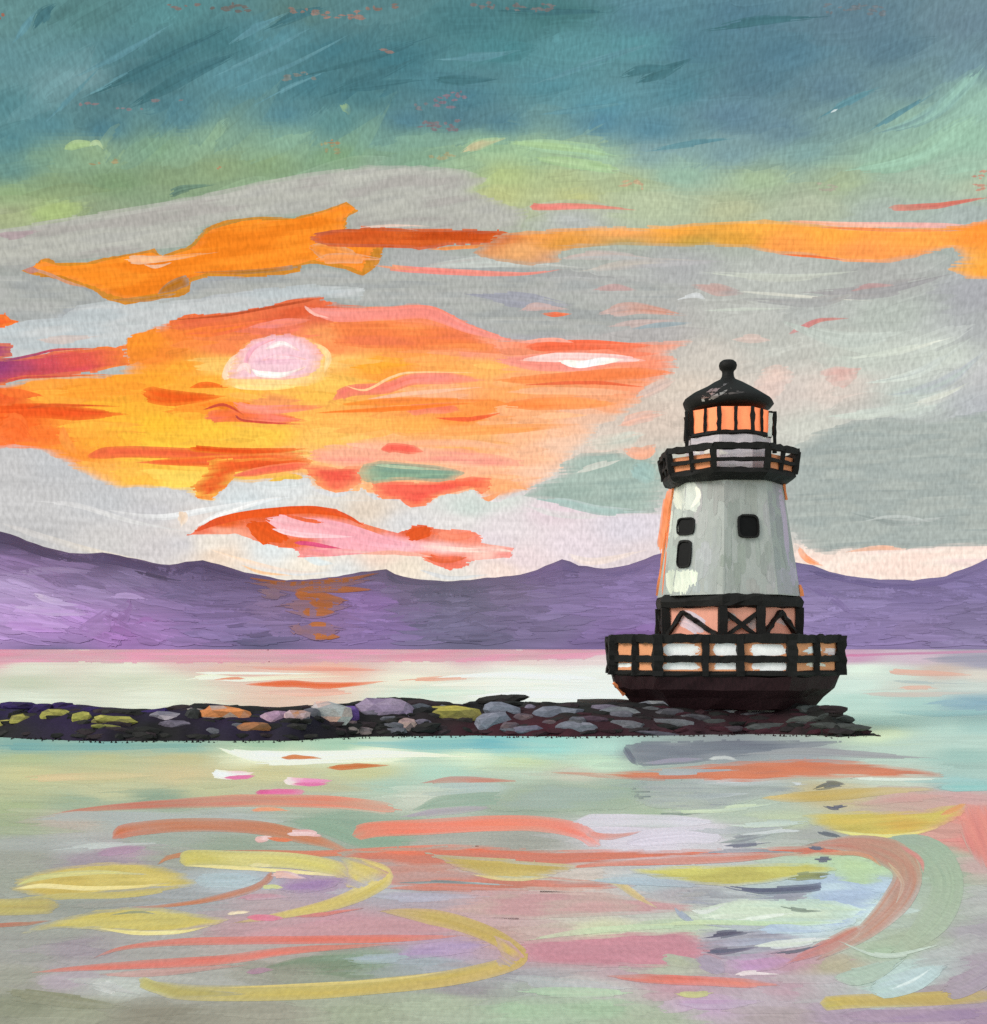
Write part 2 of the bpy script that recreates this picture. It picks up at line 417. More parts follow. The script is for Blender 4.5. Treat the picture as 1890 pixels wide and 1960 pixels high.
SKY.under = SKYF
def sky_base(m):
    fill(m, SKY, [(-620,-420),(2520,-420),(2520,1250),(-620,1250)], SKYF, ang=0, sp=7, rag=0, jit=.03, wob=0, step=40, edge=0, soft=0)
    rnd = random.Random(5)
    rows = []
    for k in range(2100):
        x = rnd.uniform(-620, 2520); y = rnd.uniform(-420, 1240)
        if -80 < x < 1970 and -60 < y: pass
        elif rnd.random() < .45: continue
        rows.append((x, y))
    rows.sort(key=lambda p: rnd.random())
    for x, y in rows:
        up = y < 300
        if up:
            if x < 750: a = -34 + rnd.gauss(0, 9)
            elif x < 1250: a = -8 + rnd.gauss(0, 10)
            else: a = -14 - max(0, (x - 1450)) * .05 + rnd.gauss(0, 8)
            L = rnd.uniform(90, 260); w = rnd.uniform(22, 56)
        elif y < 440:
            a = (-12 if x < 900 else (3 if x < 1350 else -10)) + rnd.gauss(0, 4); L = rnd.uniform(90, 240); w = rnd.uniform(16, 36)
        else:
            a = (0 if x < 1400 else -7 - max(0, x - 1600) * .05) + rnd.gauss(0, 4); L = rnd.uniform(80, 240); w = rnd.uniform(14, 38)
        dx, dy = math.cos(R(a)) * L / 2, math.sin(R(a)) * L / 2
        bend = rnd.uniform(-.08, .08) * L
        c0 = SKYF(x, y)
        v = 1 + rnd.gauss(0, .03)
        def col(px, py, c0=c0, v=v):
            return (c0 * .3 + SKYF(px, py) * .7) * v
        stroke(m, SKY, [(x - dx, y - dy), (x - dy * .0, y + bend), (x + dx, y + dy)], w, col, taper=(.12, .35), rag=.22, jit=.05, bw=3.6)
piece(SKY, 'brush_strokes', sky_o, [sky_base])['kind'] = 'stuff'

# long dry strokes in the teal and the specks of coral ground that show through
def teal_marks(m):
    rnd = random.Random(11)
    light = [((120,160),(340,40)),((150,190),(330,100)),((60,260),(210,110)),((430,90),(560,20)),((400,150),(620,40)),((420,180),(680,60)),((20,90),(80,10)),((470,210),(640,130)),((1000,170),(1200,110)),((1020,220),(1230,190)),((1090,130),(1260,80)),((1230,290),(1420,262)),((820,115),(1000,95)),((1560,230),(1700,160)),((1650,260),(1800,170))]
    for a, b in light:
        w = rnd.uniform(8, 18)
        stroke(m, SKY, [a, ((a[0]+b[0])/2 + rnd.uniform(-6,6), (a[1]+b[1])/2 + rnd.uniform(-5,5)), b], w, [(104,150,158),(94,140,150),(102,148,156)], taper=(.4,.5), rag=.4, jit=.1, bw=2.4, veil=.1)
    dark = [((160,190),(420,60)),((200,170),(450,45)),((230,215),(480,90)),((560,150),(860,60)),((600,190),(820,100)),((500,60),(640,10)),((1210,160),(1330,110)),((1180,150),(1290,128)),((820,150),(960,150)),((60,60),(110,5)),((1330,60),(1600,30)),((930,20),(1200,20)),((640,175),(830,150))]
    for a, b in dark:
        w = rnd.uniform(14, 34)
        stroke(m, SKY, [a, ((a[0]+b[0])/2, (a[1]+b[1])/2 + rnd.uniform(-8,4)), b], w, [(66,108,114),(72,116,124),(64,106,114)], taper=(.35,.5), rag=.4, jit=.1, bw=2.4, veil=.12)
    spots = [(170,201,40,8,(130,118,120)),(250,206,60,6,(124,120,124)),(320,192,70,5,(128,122,124)),(350,12,60,10,(128,116,112)),(440,14,70,16,(110,108,104)),(590,22,90,14,(136,118,110)),(660,28,80,14,(150,122,112)),(730,14,60,12,(130,112,104)),(985,12,160,16,(116,116,116)),(740,98,14,14,(140,118,112)),(575,145,60,16,(120,128,124)),(860,190,60,30,(128,116,126)),(800,202,40,14,(120,124,128)),(840,240,90,20,(126,118,122)),(200,310,44,10,(160,150,112)),(420,318,30,8,(176,138,104)),(630,285,34,26,(150,152,116)),(640,275,16,20,(162,138,104)),(850,300,60,14,(158,160,124)),(5,26,16,16,(150,100,84)),(1640,18,120,20,(112,122,128)),(1210,352,50,18,(196,172,138)),(1590,358,60,14,(162,160,146)),(1880,345,30,40,(196,150,130))]
    for x, y, w, h, c in spots:
        for q in range(max(2, int(w * h / 90))):
            px = x + rnd.uniform(-w, w) / 2; py = y + rnd.uniform(-h, h) / 2; L = rnd.uniform(5, 22)
            stroke(m, SKY, [(px - L / 2, py), (px + L / 2, py + rnd.uniform(-3, 3))], rnd.uniform(3, 7), [c], taper=(.3, .4), rag=.3, jit=.12, bw=2)
piece(SKY, 'dry_marks', sky_o, [teal_marks])['kind'] = 'stuff'

def cloud(name, label, ops, cat='cloud', group=None):
    o = piece(SKY, name, None, ops)
    return tag(o, label, cat, group)

# green bank and grey veil under it
piece(SKY, 'green_glow', sky_o, [
 fl(SKY, [(60,410),(70,402),(90,392),(125,384),(153,388),(156,400),(150,410),(110,420),(70,428)], [(178,198,132),(166,186,124)], ang=-10, rag=5),
 st(SKY, [(120,285),(150,276),(195,275)], 18, [(160,188,134),(172,198,148)], rag=.2),
 st(SKY, [(170,280),(185,272),(200,286)], 10, [(176,200,156)], rag=.2),
 st(SKY, [(880,292),(920,276),(975,262)], 22, [(196,190,150),(164,190,150)], taper=(.5,.5), rag=.3),
 st(SKY, [(960,272),(1100,284),(1190,300)], 26, [(168,200,150),(160,194,160)], taper=(.3,.3), rag=.25),
 st(SKY, [(1010,300),(1100,312),(1195,325)], 20, [(158,190,140),(176,204,156)], taper=(.4,.1), rag=.2),
 st(SKY, [(320,375),(350,362),(420,352)], 16, [(98,126,112),(110,138,116)], taper=(.2,.5), rag=.4, jit=.14),
 st(SKY, [(650,200),(664,208),(668,222)], 16, [(134,166,134),(110,150,144)], rag=.3),
 st(SKY, [(1600,330),(1750,300),(1890,210)], 40, [(150,184,160),(158,196,172)], taper=(.4,.2), rag=.25),
 st(SKY, [(1660,262),(1780,220),(1890,120)], 26, [(118,150,150),(150,190,176)], taper=(.5,.2), rag=.3),
 st(SKY, [(1590,215),(1605,208)], 4, [(200,215,220)], taper=(.4,.4)),
])
cloud('grey_veil', 'long flat grey cloud veil lying under the green band at left', [
 fl(SKY, [(-40,445),(65,428),(155,412),(320,385),(480,352),(620,328),(700,318),(800,315),(880,322),(935,342),(905,366),(950,385),(1010,402),(1000,440),(700,450),(660,440),(660,400),(560,416),(440,420),(395,437),(365,472),(240,486),(60,505),(-40,510)], [(164,162,160),(170,171,167),(174,175,170),(168,169,166)], ang=-8, sp=3.4, rag=6, jit=.04),
 st(SKY, [(-10,450),(30,450),(90,440)], 16, [(168,152,158)], rag=.3),
])
cloud('grey_cloud', 'blue grey cloud between the upper orange bank and the glowing sunset', [
 fl(SKY, [(-40,530),(60,525),(110,532),(200,572),(240,582),(340,570),(370,560),(372,540),(540,528),(600,508),(700,524),(760,520),(1000,530),(1300,540),(1300,610),(1150,640),(960,645),(860,598),(800,580),(700,582),(640,580),(610,566),(480,575),(300,582),(130,590),(110,608),(-40,640)], [(154,158,160),(164,167,166),(168,170,170),(158,162,164)], ang=0, sp=3.4, rag=6, jit=.05),
 st(SKY, [(770,515),(950,500),(1130,512)], 22, [(168,160,160),(186,192,190),(178,178,176)], taper=(.4,.4), rag=.3),
 st(SKY, [(1060,495),(1150,488),(1290,500)], 18, [(186,172,168),(176,178,180)], taper=(.4,.4), rag=.3),
 st(SKY, [(1100,520),(1220,505),(1400,500)], 18, [(184,178,172),(172,172,176)], taper=(.4,.4), rag=.3),
 st(SKY, [(880,560),(1000,575),(1100,585)], 30, [(148,150,164),(156,158,168)], taper=(.4,.4), rag=.3),
])
cloud('pale_cloud', 'pale silver cloud strip with a stepped top just above the glow at left', [
 fl(SKY, [(-40,632),(60,612),(115,610),(150,585),(200,577),(300,579),(372,574),(420,562),(500,552),(600,546),(700,552),(690,576),(610,571),(570,577),(460,602),(330,612),(262,640),(236,667),(150,670),(60,682),(-40,690)], [(178,186,192),(188,192,196),(182,188,192)], ang=-4, rag=4, jit=.035),
 st(SKY, [(60,650),(120,650),(200,642)], 18, [(196,184,182)], rag=.3, taper=(.5,.5)),
])
# upper orange bank
OR1 = [(245,138,38),(252,146,44),(240,130,34)]
cloud('orange_cloud', 'orange cloud bank with a jagged top and olive underside above the sun', [
 fl(SKY, [(40,516),(64,508),(78,494),(92,492),(110,501),(160,502),(230,488),(295,477),(310,488),(365,470),(393,437),(430,421),(480,416),(530,414),(560,417),(620,402),(664,385),(686,402),(664,416),(661,440),(705,440),(735,470),(730,490),(720,510),(696,527),(660,514),(600,504),(578,508),(575,520),(545,526),(480,529),(400,530),(366,538),(364,558),(345,568),(300,572),(240,583),(205,575),(178,555),(110,532),(62,524)], [(214,140,46),(200,130,44)], rag=2, edge=1, soft=.05),
 fl(SKY, [(60,516),(80,500),(110,508),(165,507),(230,493),(292,482),(312,492),(366,476),(398,442),(434,427),(482,421),(560,422),(622,407),(662,390),(680,402),(660,418),(659,440),(700,442),(720,470),(700,500),(694,520),(660,508),(600,499),(570,505),(540,516),(480,519),(400,520),(365,530),(340,545),(310,560),(240,571),(205,562),(178,547),(110,526)], OR1, ang=-5, rag=3, edge=1, soft=.05),
 st(SKY, [(45,516),(80,520),(130,540),(172,552)], 6, [(214,150,110)], taper=(.3,.3)),
 fl(SKY, [(42,516),(64,510),(78,520),(60,523)], [(215,95,50)], rag=1),
 st(SKY, [(236,497),(300,496),(420,482)], 17, [(252,188,142),(255,190,140),(250,150,60)], taper=(.15,.7), rag=.15),
 st(SKY, [(275,506),(300,510),(330,502)], 7, [(250,190,150)], taper=(.4,.5)),
 st(SKY, [(300,562),(335,545),(362,535)], 22, [(186,116,36),(180,112,34)], taper=(.4,0), rag=.1),
 st(SKY, [(210,574),(280,572),(340,562)], 10, [(190,120,36),(196,130,44)], taper=(.4,.4)),
 st(SKY, [(370,521),(460,521),(572,511)], 9, [(206,120,36),(176,118,48)], taper=(.5,0)),
 st(SKY, [(590,472),(640,484),(700,492)], 34, [(250,150,60),(250,158,80)], taper=(.3,.4), rag=.2),
 st(SKY, [(600,498),(650,494),(735,497)], 20, [(252,158,84),(250,160,96)], taper=(.3,.3), rag=.3),
 st(SKY, [(350,478),(372,466),(395,438)], 5, [(196,140,50)], taper=(.3,.3)),
 st(SKY, [(400,440),(470,419),(560,417)], 5, [(196,136,50)], taper=(.3,.3)),
])
cloud('rust_streak', 'dark rust red streak of cloud running right from the orange bank', [
 fl(SKY, [(590,457),(606,446),(640,440),(700,434),(800,437),(980,443),(962,458),(948,470),(870,468),(825,476),(800,480),(770,474),(690,472),(640,474),(610,466)], [(196,78,30),(216,98,42),(204,84,34)], ang=1, rag=6, jit=.1, soft=.15),
 st(SKY, [(680,436),(760,431),(830,434)], 5, [(225,200,185)], taper=(.3,.5), rag=.2),
 st(SKY, [(815,477),(880,474),(965,468)], 7, [(238,150,84)], taper=(.3,.3), rag=.3),
])
BANDF = field([(960,450,(214,110,50)),(1050,446,(244,160,80)),(1200,440,(252,172,98)),(1300,434,(254,172,72)),(1450,430,(255,178,76)),(1600,440,(255,170,72)),(1750,450,(255,168,78)),(1880,440,(255,150,60)),
 (1000,480,(236,172,110)),(1080,462,(226,156,70)),(1200,466,(190,160,98)),(1330,468,(196,158,74)),(1420,458,(222,160,66)),(1500,470,(252,160,80)),(1650,485,(255,158,84)),(1750,490,(252,160,84)),(1840,510,(250,176,80)),(1880,520,(255,170,70)),(1000,510,(206,160,120)),(1050,500,(216,160,120))], soft=15)
cloud('amber_band', 'long amber orange cloud band reaching the right edge of the sky', [
 fl(SKY, [(960,447),(1050,439),(1150,433),(1220,436),(1300,430),(1360,425),(1480,421),(1600,432),(1750,438),(1860,428),(1950,400),(1990,520),(1900,535),(1857,531),(1814,515),(1846,492),(1826,472),(1760,492),(1690,503),(1630,502),(1550,491),(1490,486),(1440,476),(1350,470),(1290,472),(1200,470),(1110,472),(1080,480),(1075,500),(1020,508),(950,500),(900,482)], BANDF, ang=1, rag=9, jit=.07),
 st(SKY, [(1480,422),(1650,430),(1862,431)], 10, [(240,170,130),(250,190,168),(244,178,170)], taper=(.4,.15), rag=.15),
 st(SKY, [(1560,434),(1700,440),(1850,441)], 6, [(244,130,70),(250,150,80)], taper=(.4,.4)),
 st(SKY, [(1490,486),(1570,492),(1620,498)], 5, [(245,120,60)], taper=(.3,.5)),
])
for pts, w, cols, lab in [
 ([(1012,394),(1040,396),(1130,395),(1225,402)], 13, [(226,128,116),(232,138,128),(226,140,120)], 'short coral cloud streak with a square left end above the amber band'),
 ([(1700,398),(1790,394),(1900,376)], 12, [(208,134,116),(214,116,104),(216,120,96)], 'coral cloud streak at the right edge above the amber band'),
 ([(715,508),(790,516),(900,522),(1000,524),(1085,514)], 12, [(240,160,120),(242,138,126),(240,146,130),(226,140,124)], 'thin pink cloud streak under the rust red streak'),
 ([(1508,640),(1530,630),(1570,613),(1628,609)], 11, [(200,160,156),(206,132,130),(200,134,124)], 'dull red slanted wisp in the grey sky above the lighthouse'),
 ([(1035,600),(1065,602),(1096,600)], 10, [(222,140,110),(244,110,64),(240,130,80)], 'small bright orange fleck in the grey sky')]:
    cloud('cloud_streak', lab, [st(SKY, pts, w, cols, taper=(.08 if w > 11 else .4, .5), rag=.12)])
cloud('cloud_wisps', 'faint peach and silver wisps streaked over the grey sky at right', [
 st(SKY, [(990,596),(1030,586),(1100,594)], 16, [(178,160,162),(188,160,156)], taper=(.4,.5), rag=.3),
 st(SKY, [(1140,602),(1220,590),(1320,604)], 26, [(192,172,170),(206,166,152),(216,150,126)], taper=(.3,.6), rag=.3),
 st(SKY, [(1160,625),(1230,618),(1300,612)], 14, [(190,172,170)], taper=(.3,.5), rag=.3),
 st(SKY, [(1130,555),(1180,550),(1220,556)], 14, [(190,160,156)], taper=(.4,.5), rag=.3),
 st(SKY, [(1320,545),(1380,555),(1430,562)], 24, [(186,158,154),(170,160,160)], taper=(.4,.5), rag=.3),
 st(SKY, [(1290,575),(1330,565),(1352,572)], 10, [(196,200,204)], taper=(.5,.3), rag=.3),
 st(SKY, [(1340,594),(1420,592),(1520,590)], 7, [(188,194,188)], taper=(.5,.5), rag=.3),
 st(SKY, [(1400,556),(1520,566),(1700,578)], 6, [(196,198,192),(204,204,196)], taper=(.3,.5), rag=.3),
 st(SKY, [(1330,520),(1500,532),(1660,518)], 16, [(186,190,184),(192,198,190)], taper=(.4,.5), rag=.4),
 st(SKY, [(1520,560),(1680,556),(1840,520)], 30, [(160,158,160),(152,152,156)], taper=(.4,.4), rag=.4),
 st(SKY, [(1400,570),(1560,578),(1640,560)], 20, [(156,158,160),(164,162,162)], taper=(.4,.4), rag=.4),
 st(SKY, [(1620,560),(1660,548),(1720,545)], 10, [(186,154,152)], taper=(.5,.4), rag=.5),
 st(SKY, [(1200,632),(1260,622),(1330,618)], 10, [(150,164,172)], taper=(.5,.4), rag=.4),
 st(SKY, [(1600,690),(1720,672),(1835,642)], 14, [(198,206,198),(216,220,212)], taper=(.5,.5), rag=.3),
 st(SKY, [(1640,735),(1760,712),(1870,640)], 18, [(200,208,202),(186,194,192)], taper=(.5,.5), rag=.3),
 st(SKY, [(1680,760),(1800,735),(1890,670)], 22, [(178,190,188),(172,178,184)], taper=(.4,.4), rag=.3),
 st(SKY, [(1660,790),(1790,765),(1880,720)], 18, [(204,208,200),(180,184,188)], taper=(.5,.4), rag=.4),
 st(SKY, [(1560,800),(1680,790),(1790,770)], 20, [(196,204,198),(186,194,190)], taper=(.4,.4), rag=.3),
 st(SKY, [(1480,610),(1620,650),(1760,630)], 30, [(178,186,182),(186,194,190)], taper=(.4,.4), rag=.3),
 st(SKY, [(1400,650),(1440,648),(1480,652)], 18, [(204,186,180)], taper=(.4,.4), rag=.3),
 fl(SKY, [(1568,712),(1600,702),(1652,704),(1632,730),(1612,745),(1592,734)], [(212,176,166),(222,180,170)], ang=-8, rag=4),
 fl(SKY, [(1470,700),(1500,696),(1520,720),(1490,760),(1430,790),(1440,740)], [(204,184,180),(214,190,182)], ang=-8, rag=6),
])
# the glow round the sun
GLOW = field([(10,760,(235,100,48)),(30,800,(248,108,44)),(25,840,(248,120,60)),(90,735,(255,162,66)),(110,760,(255,170,66)),(90,830,(250,122,52)),(160,750,(255,160,56)),(170,820,(255,176,66)),(230,780,(255,182,58)),(230,740,(255,160,54)),(300,725,(255,168,54)),(300,680,(248,140,56)),(270,650,(246,146,50)),(360,640,(244,132,60)),(360,700,(255,164,56)),(420,620,(238,116,62)),(440,660,(246,136,80)),(520,605,(230,104,66)),(520,630,(238,124,96)),(620,600,(226,108,76)),(640,640,(252,158,96)),(700,630,(250,150,82)),(760,650,(244,136,72)),(860,640,(240,128,84)),(800,620,(250,142,100)),(930,665,(252,158,126)),(1060,665,(250,132,98)),(1180,660,(248,128,94)),(1270,668,(246,164,136)),(1100,690,(253,176,158)),(1240,700,(252,150,116)),(1010,720,(255,172,116)),(1150,722,(254,152,100)),(1280,712,(246,164,136)),(1230,740,(253,160,118)),(1050,760,(255,166,108)),(1180,778,(252,172,126)),(1150,800,(236,192,164)),(1000,790,(255,182,130)),(930,780,(255,152,74)),(880,800,(255,150,70)),(1000,830,(255,190,144)),(1080,850,(244,200,170)),(1000,880,(254,192,152)),(1040,900,(250,200,168)),(900,830,(255,186,114)),(800,810,(255,174,86)),(700,810,(255,180,90)),(600,800,(255,182,88)),(640,840,(255,196,98)),(500,830,(255,200,76)),(400,820,(255,198,66)),(300,810,(255,192,58)),(300,840,(255,194,64)),(200,850,(255,172,60)),(150,870,(252,150,60)),(300,870,(255,198,72)),(200,900,(255,180,84)),(280,920,(255,190,76)),(330,925,(255,216,96)),(700,860,(252,184,150)),(800,870,(255,190,150)),(900,890,(255,186,146)),(950,930,(255,176,120)),(880,850,(255,176,110)),(660,690,(255,196,110)),(720,700,(255,170,58)),(640,735,(255,200,96)),(600,755,(255,190,84)),(460,750,(255,186,74)),(400,730,(255,172,60)),(520,770,(250,160,96)),(750,715,(255,160,66)),(850,705,(255,170,90)),(940,705,(255,184,100)),(760,780,(255,158,84)),(840,760,(255,182,136)),(980,750,(255,170,100)),(420,700,(255,200,106)),(430,780,(252,134,44)),(640,665,(255,150,90))], ay=3.0, soft=8, pw=1.8)
GLOWP = [(-60,742),(20,736),(75,720),(235,715),(236,662),(250,642),(320,614),(365,602),(440,600),(520,586),(560,574),(612,569),(628,580),(700,585),(800,583),(860,600),(940,638),(965,648),(1100,655),(1290,653),(1330,652),(1285,676),(1294,700),(1290,716),(1262,732),(1222,770),(1190,798),(1150,815),(1105,862),(1078,897),(1020,938),(950,958),(930,955),(905,938),(870,948),(815,968),(790,970),(760,955),(720,950),(690,930),(660,943),(640,945),(600,935),(585,912),(540,916),(500,925),(440,920),(405,957),(380,955),(350,936),(220,934),(150,900),(90,867),(60,860),(-60,856)]
def glow_strokes(m):
    rnd = random.Random(8)
    def inside(x, y):
        r = False; j = len(GLOWP) - 1
        for i in range(len(GLOWP)):
            a, b = GLOWP[i], GLOWP[j]
            if (a[1] > y) != (b[1] > y) and x < (b[0] - a[0]) * (y - a[1]) / (b[1] - a[1]) + a[0]: r = not r
            j = i
        return r
    n = 0
    while n < 330:
        x = rnd.uniform(0, 1290); y = rnd.uniform(575, 960)
        L = rnd.uniform(40, 150); w = rnd.uniform(6, 17)
        if not (inside(x - L * .55, y) and inside(x + L * .55, y) and inside(x, y - w * .7) and inside(x, y + w * .7)): continue
        n += 1
        c0 = GLOW(x, y) * (1 + rnd.gauss(0, .05))
        a = rnd.gauss(0, 3)
        stroke(m, SKY, [(x - L / 2, y - a), (x, y + rnd.uniform(-3, 3)), (x + L / 2, y + a)], w, (lambda px, py, c0=c0: c0), taper=(.25, .45), rag=.2, jit=.06, bw=2.6)
SKY.under = GLOW
cloud('sunset_glow', 'wide glow of orange and yellow cloud strokes around the low sun', [
 fl(SKY, GLOWP, GLOW, ang=0, sp=2.6, rag=6, jit=.06, edge=2, under=SKYF, soft=.75),
 glow_strokes,
 fl(SKY, [(320,612),(365,602),(440,600),(520,586),(560,574),(612,569),(630,580),(610,598),(560,612),(500,610),(420,622),(370,632),(330,630)], [(222,96,58),(232,112,72),(238,124,74)], ang=-8, rag=8),
 st(SKY, [(320,614),(440,602),(530,586),(612,571)], 5, [(190,84,50)], taper=(.3,.1)),
 st(SKY, [(340,640),(420,632),(520,612)], 20, [(250,130,60),(240,116,74)], taper=(.3,.5), rag=.2),
 st(SKY, [(470,628),(540,618),(600,612)], 16, [(240,140,130),(244,136,110)], taper=(.4,.4), rag=.2),
 fl(SKY, [(240,660),(252,640),(300,628),(310,650),(300,680),(245,700)], [(248,148,46),(244,140,50)], ang=0, rag=6),
 fl(SKY, [(640,612),(720,614),(830,622),(940,655),(960,678),(880,672),(820,668),(720,668),(650,660),(632,640)], [(250,150,84),(244,130,74),(238,124,80)], rag=10),
 st(SKY, [(580,588),(640,602),(740,600),(820,598),(900,630),(1000,656)], 26, [(250,160,150),(250,150,136),(248,144,130),(250,156,146)], taper=(.2,.35), rag=.1),
 st(SKY, [(582,584),(600,600),(636,610)], 6, [(255,190,176)], taper=(.2,.5)),
 fl(SKY, [(-60,690),(50,682),(120,668),(170,668),(238,662),(242,700),(180,712),(100,718),(40,724),(0,738),(-60,740)], (lambda f: f)(field([(0,700,(150,66,116)),(40,705,(176,76,110)),(90,695,(206,80,90)),(150,690,(228,92,78)),(230,685,(240,116,70)),(60,720,(210,80,80)),(160,712,(220,80,90))], soft=10)), ang=-3, rag=7),
 st(SKY, [(0,692),(60,680),(110,669),(200,666)], 5, [(150,70,120),(184,76,106),(220,96,90)], taper=(.1,.4)),
 st(SKY, [(10,728),(60,722),(220,716)], 6, [(206,80,80),(236,120,70)], taper=(.2,.4)),
 st(SKY, [(-30,788),(80,786),(160,792),(265,792)], 28, [(240,96,40),(236,88,36),(236,90,40),(248,130,50)], taper=(0,.4), rag=.2),
 st(SKY, [(50,782),(100,776),(240,778)], 7, [(206,76,40),(230,100,44)], taper=(.4,.5)),
 st(SKY, [(0,830),(30,820),(60,840)], 60, [(250,118,56),(250,112,50)], taper=(0,.5), rag=.3),
 st(SKY, [(268,750),(330,762),(440,758)], 32, [(246,118,44),(236,96,34),(246,124,40)], taper=(.15,.5), rag=.15),
 st(SKY, [(362,742),(400,736),(440,742)], 12, [(236,110,40)], taper=(.3,.5)),
 st(SKY, [(388,800),(440,795),(520,800),(592,806)], 24, [(246,120,90),(244,116,60),(250,130,110),(240,104,70)], taper=(.1,.35), rag=.15),
 st(SKY, [(388,785),(430,775),(470,796)], 6, [(206,80,60)], taper=(.3,.4)),
 st(SKY, [(450,794),(466,804),(520,810),(590,812)], 4.5, [(150,50,70),(206,60,64),(236,100,80)], taper=(.1,.4)),
 st(SKY, [(440,768),(480,782),(560,782),(640,776)], 16, [(250,140,110),(252,150,130),(250,140,90)], taper=(.2,.4), rag=.2),
 st(SKY, [(636,766),(670,748),(740,742),(790,726),(860,724),(935,728)], 22, [(242,124,110),(244,128,106),(248,146,130),(248,138,120)], taper=(.1,.2), rag=.1),
 st(SKY, [(660,738),(700,746),(750,722),(800,712),(930,714)], 5, [(255,204,150)], taper=(.3,.4)),
 st(SKY, [(700,764),(800,752),(930,740)], 8, [(255,196,160)], taper=(.3,.4)),
 st(SKY, [(775,786),(830,778),(885,784)], 26, [(250,142,110),(246,124,90)], taper=(.15,.3), rag=.15),
 st(SKY, [(830,800),(900,802),(960,790)], 9, [(240,100,60)], taper=(.4,.4)),
 st(SKY, [(600,790),(760,782),(920,770)], 9, [(255,130,50)], taper=(.4,.4)),
 st(SKY, [(640,775),(760,768),(960,765)], 14, [(255,150,60),(252,140,70)], taper=(.4,.4), rag=.2),
 st(SKY, [(930,686),(1040,694),(1140,692),(1250,688)], 34, [(250,160,140),(250,150,132),(250,156,140),(250,150,110)], taper=(.3,.4), rag=.15),
 st(SKY, [(990,690),(1070,684),(1180,686),(1240,690)], 18, [(252,196,186),(255,222,214),(252,196,190)], taper=(.3,.4), rag=.15, veil=0),
 st(SKY, [(1065,690),(1110,697),(1150,692),(1195,688)], 14, [(255,240,230),(255,252,248),(255,240,230)], taper=(.2,.3), rag=.1, veil=0, blend=.2),
 st(SKY, [(1000,665),(1100,660),(1270,662)], 20, [(246,120,84),(242,108,72),(248,130,96)], taper=(.2,.4), rag=.15),
 st(SKY, [(990,655),(1060,650),(1100,656)], 8, [(250,170,150)], taper=(.3,.4)),
 st(SKY, [(940,728),(1050,726),(1180,716),(1292,712)], 22, [(255,150,84),(252,134,78),(254,140,84)], taper=(.3,.2), rag=.1),
 st(SKY, [(1000,737),(1130,732),(1240,742)], 7, [(240,110,70)], taper=(.3,.4)),
 st(SKY, [(960,750),(1080,748),(1240,754)], 14, [(255,184,136),(250,180,140)], taper=(.3,.3), rag=.2),
 st(SKY, [(940,776),(1080,772),(1200,772)], 24, [(254,140,72),(255,156,90),(254,160,96)], taper=(.3,.4), rag=.2),
 st(SKY, [(780,830),(950,822),(1120,812)], 18, [(255,170,96),(255,164,90),(250,184,140)], taper=(.3,.4), rag=.2),
 st(SKY, [(120,815),(125,845),(150,870)], 20, [(252,150,70),(252,156,70)], taper=(.3,.3)),
 st(SKY, [(700,852),(880,848),(1010,862)], 14, [(250,176,130),(255,188,146)], taper=(.3,.4), rag=.2),
 st(SKY, [(160,876),(210,866),(300,866),(450,872),(600,866)], 22, [(238,110,66),(240,106,66),(236,100,56),(246,124,70)], taper=(.2,.2), rag=.1),
 st(SKY, [(355,857),(420,862),(500,864),(600,858)], 13, [(226,80,30),(232,88,36),(240,100,44)], taper=(.1,.3), rag=.1),
 st(SKY, [(250,885),(380,884),(480,880),(600,876)], 22, [(246,124,76),(240,100,50),(240,104,60)], taper=(.4,.2), rag=.1),
 fl(SKY, [(266,900),(280,896),(374,900),(400,905),(372,922),(300,916)], [(255,214,96),(255,224,110)], rag=6),
 fl(SKY, [(366,932),(395,905),(400,880),(590,874),(600,890),(520,905),(450,905),(440,925),(425,940),(405,957),(382,955)], [(238,100,46),(232,90,44),(240,112,60)], ang=-6, rag=5),
 st(SKY, [(440,912),(520,898),(600,888)], 16, [(246,116,90),(244,108,80)], taper=(.3,.2)),
 st(SKY, [(510,922),(550,914),(582,914)], 10, [(244,196,84)], taper=(.4,.2)),
 fl(SKY, [(582,896),(600,888),(650,895),(690,888),(694,915),(686,928),(660,942),(640,944),(608,930)], [(248,104,78),(244,92,76),(250,120,90)], ang=2, rag=4),
 fl(SKY, [(590,880),(600,862),(650,856),(740,862),(820,858),(900,862),(1000,880),(1000,890),(900,896),(880,892),(780,882),(730,880),(690,892),(640,890)], [(252,178,146),(250,160,140),(255,196,160)], rag=7),
 st(SKY, [(728,860),(760,857),(812,864)], 18, [(246,110,90),(248,100,84)], taper=(.25,.2)),
 fl(SKY, [(708,925),(740,922),(800,924),(870,916),(938,914),(942,930),(925,948),(905,936),(870,942),(835,950),(815,968),(790,972),(762,956),(730,955),(714,942)], [(248,106,86),(246,94,80),(250,110,80)], rag=4),
 st(SKY, [(895,958),(930,956),(960,942)], 10, [(255,170,120)], taper=(.4,.3)),
])
cloud('green_grey_cloud', 'small sage green cloud sitting on the red strokes right of the sun', [
 fl(SKY, [(682,905),(700,888),(730,880),(790,888),(860,895),(894,904),(880,912),(852,922),(770,918),(715,926),(698,922)], [(128,162,142),(138,170,146),(124,156,136)], rag=4),
 st(SKY, [(715,890),(760,893),(850,900)], 6, [(160,186,160)], taper=(.3,.3)),
])
cloud('red_fleck', 'bright vermilion fleck of cloud at the left edge of the sky', [
 fl(SKY, [(-60,598),(8,600),(22,610),(40,613),(20,622),(-60,630)], [(238,90,40),(244,104,50)], rag=4)])
cloud('purple_fleck', 'magenta purple fleck of cloud at the left edge of the sky', [
 fl(SKY, [(-60,660),(10,656),(28,660),(20,672),(24,682),(-60,694)], [(190,80,110),(160,66,116)], rag=4)])
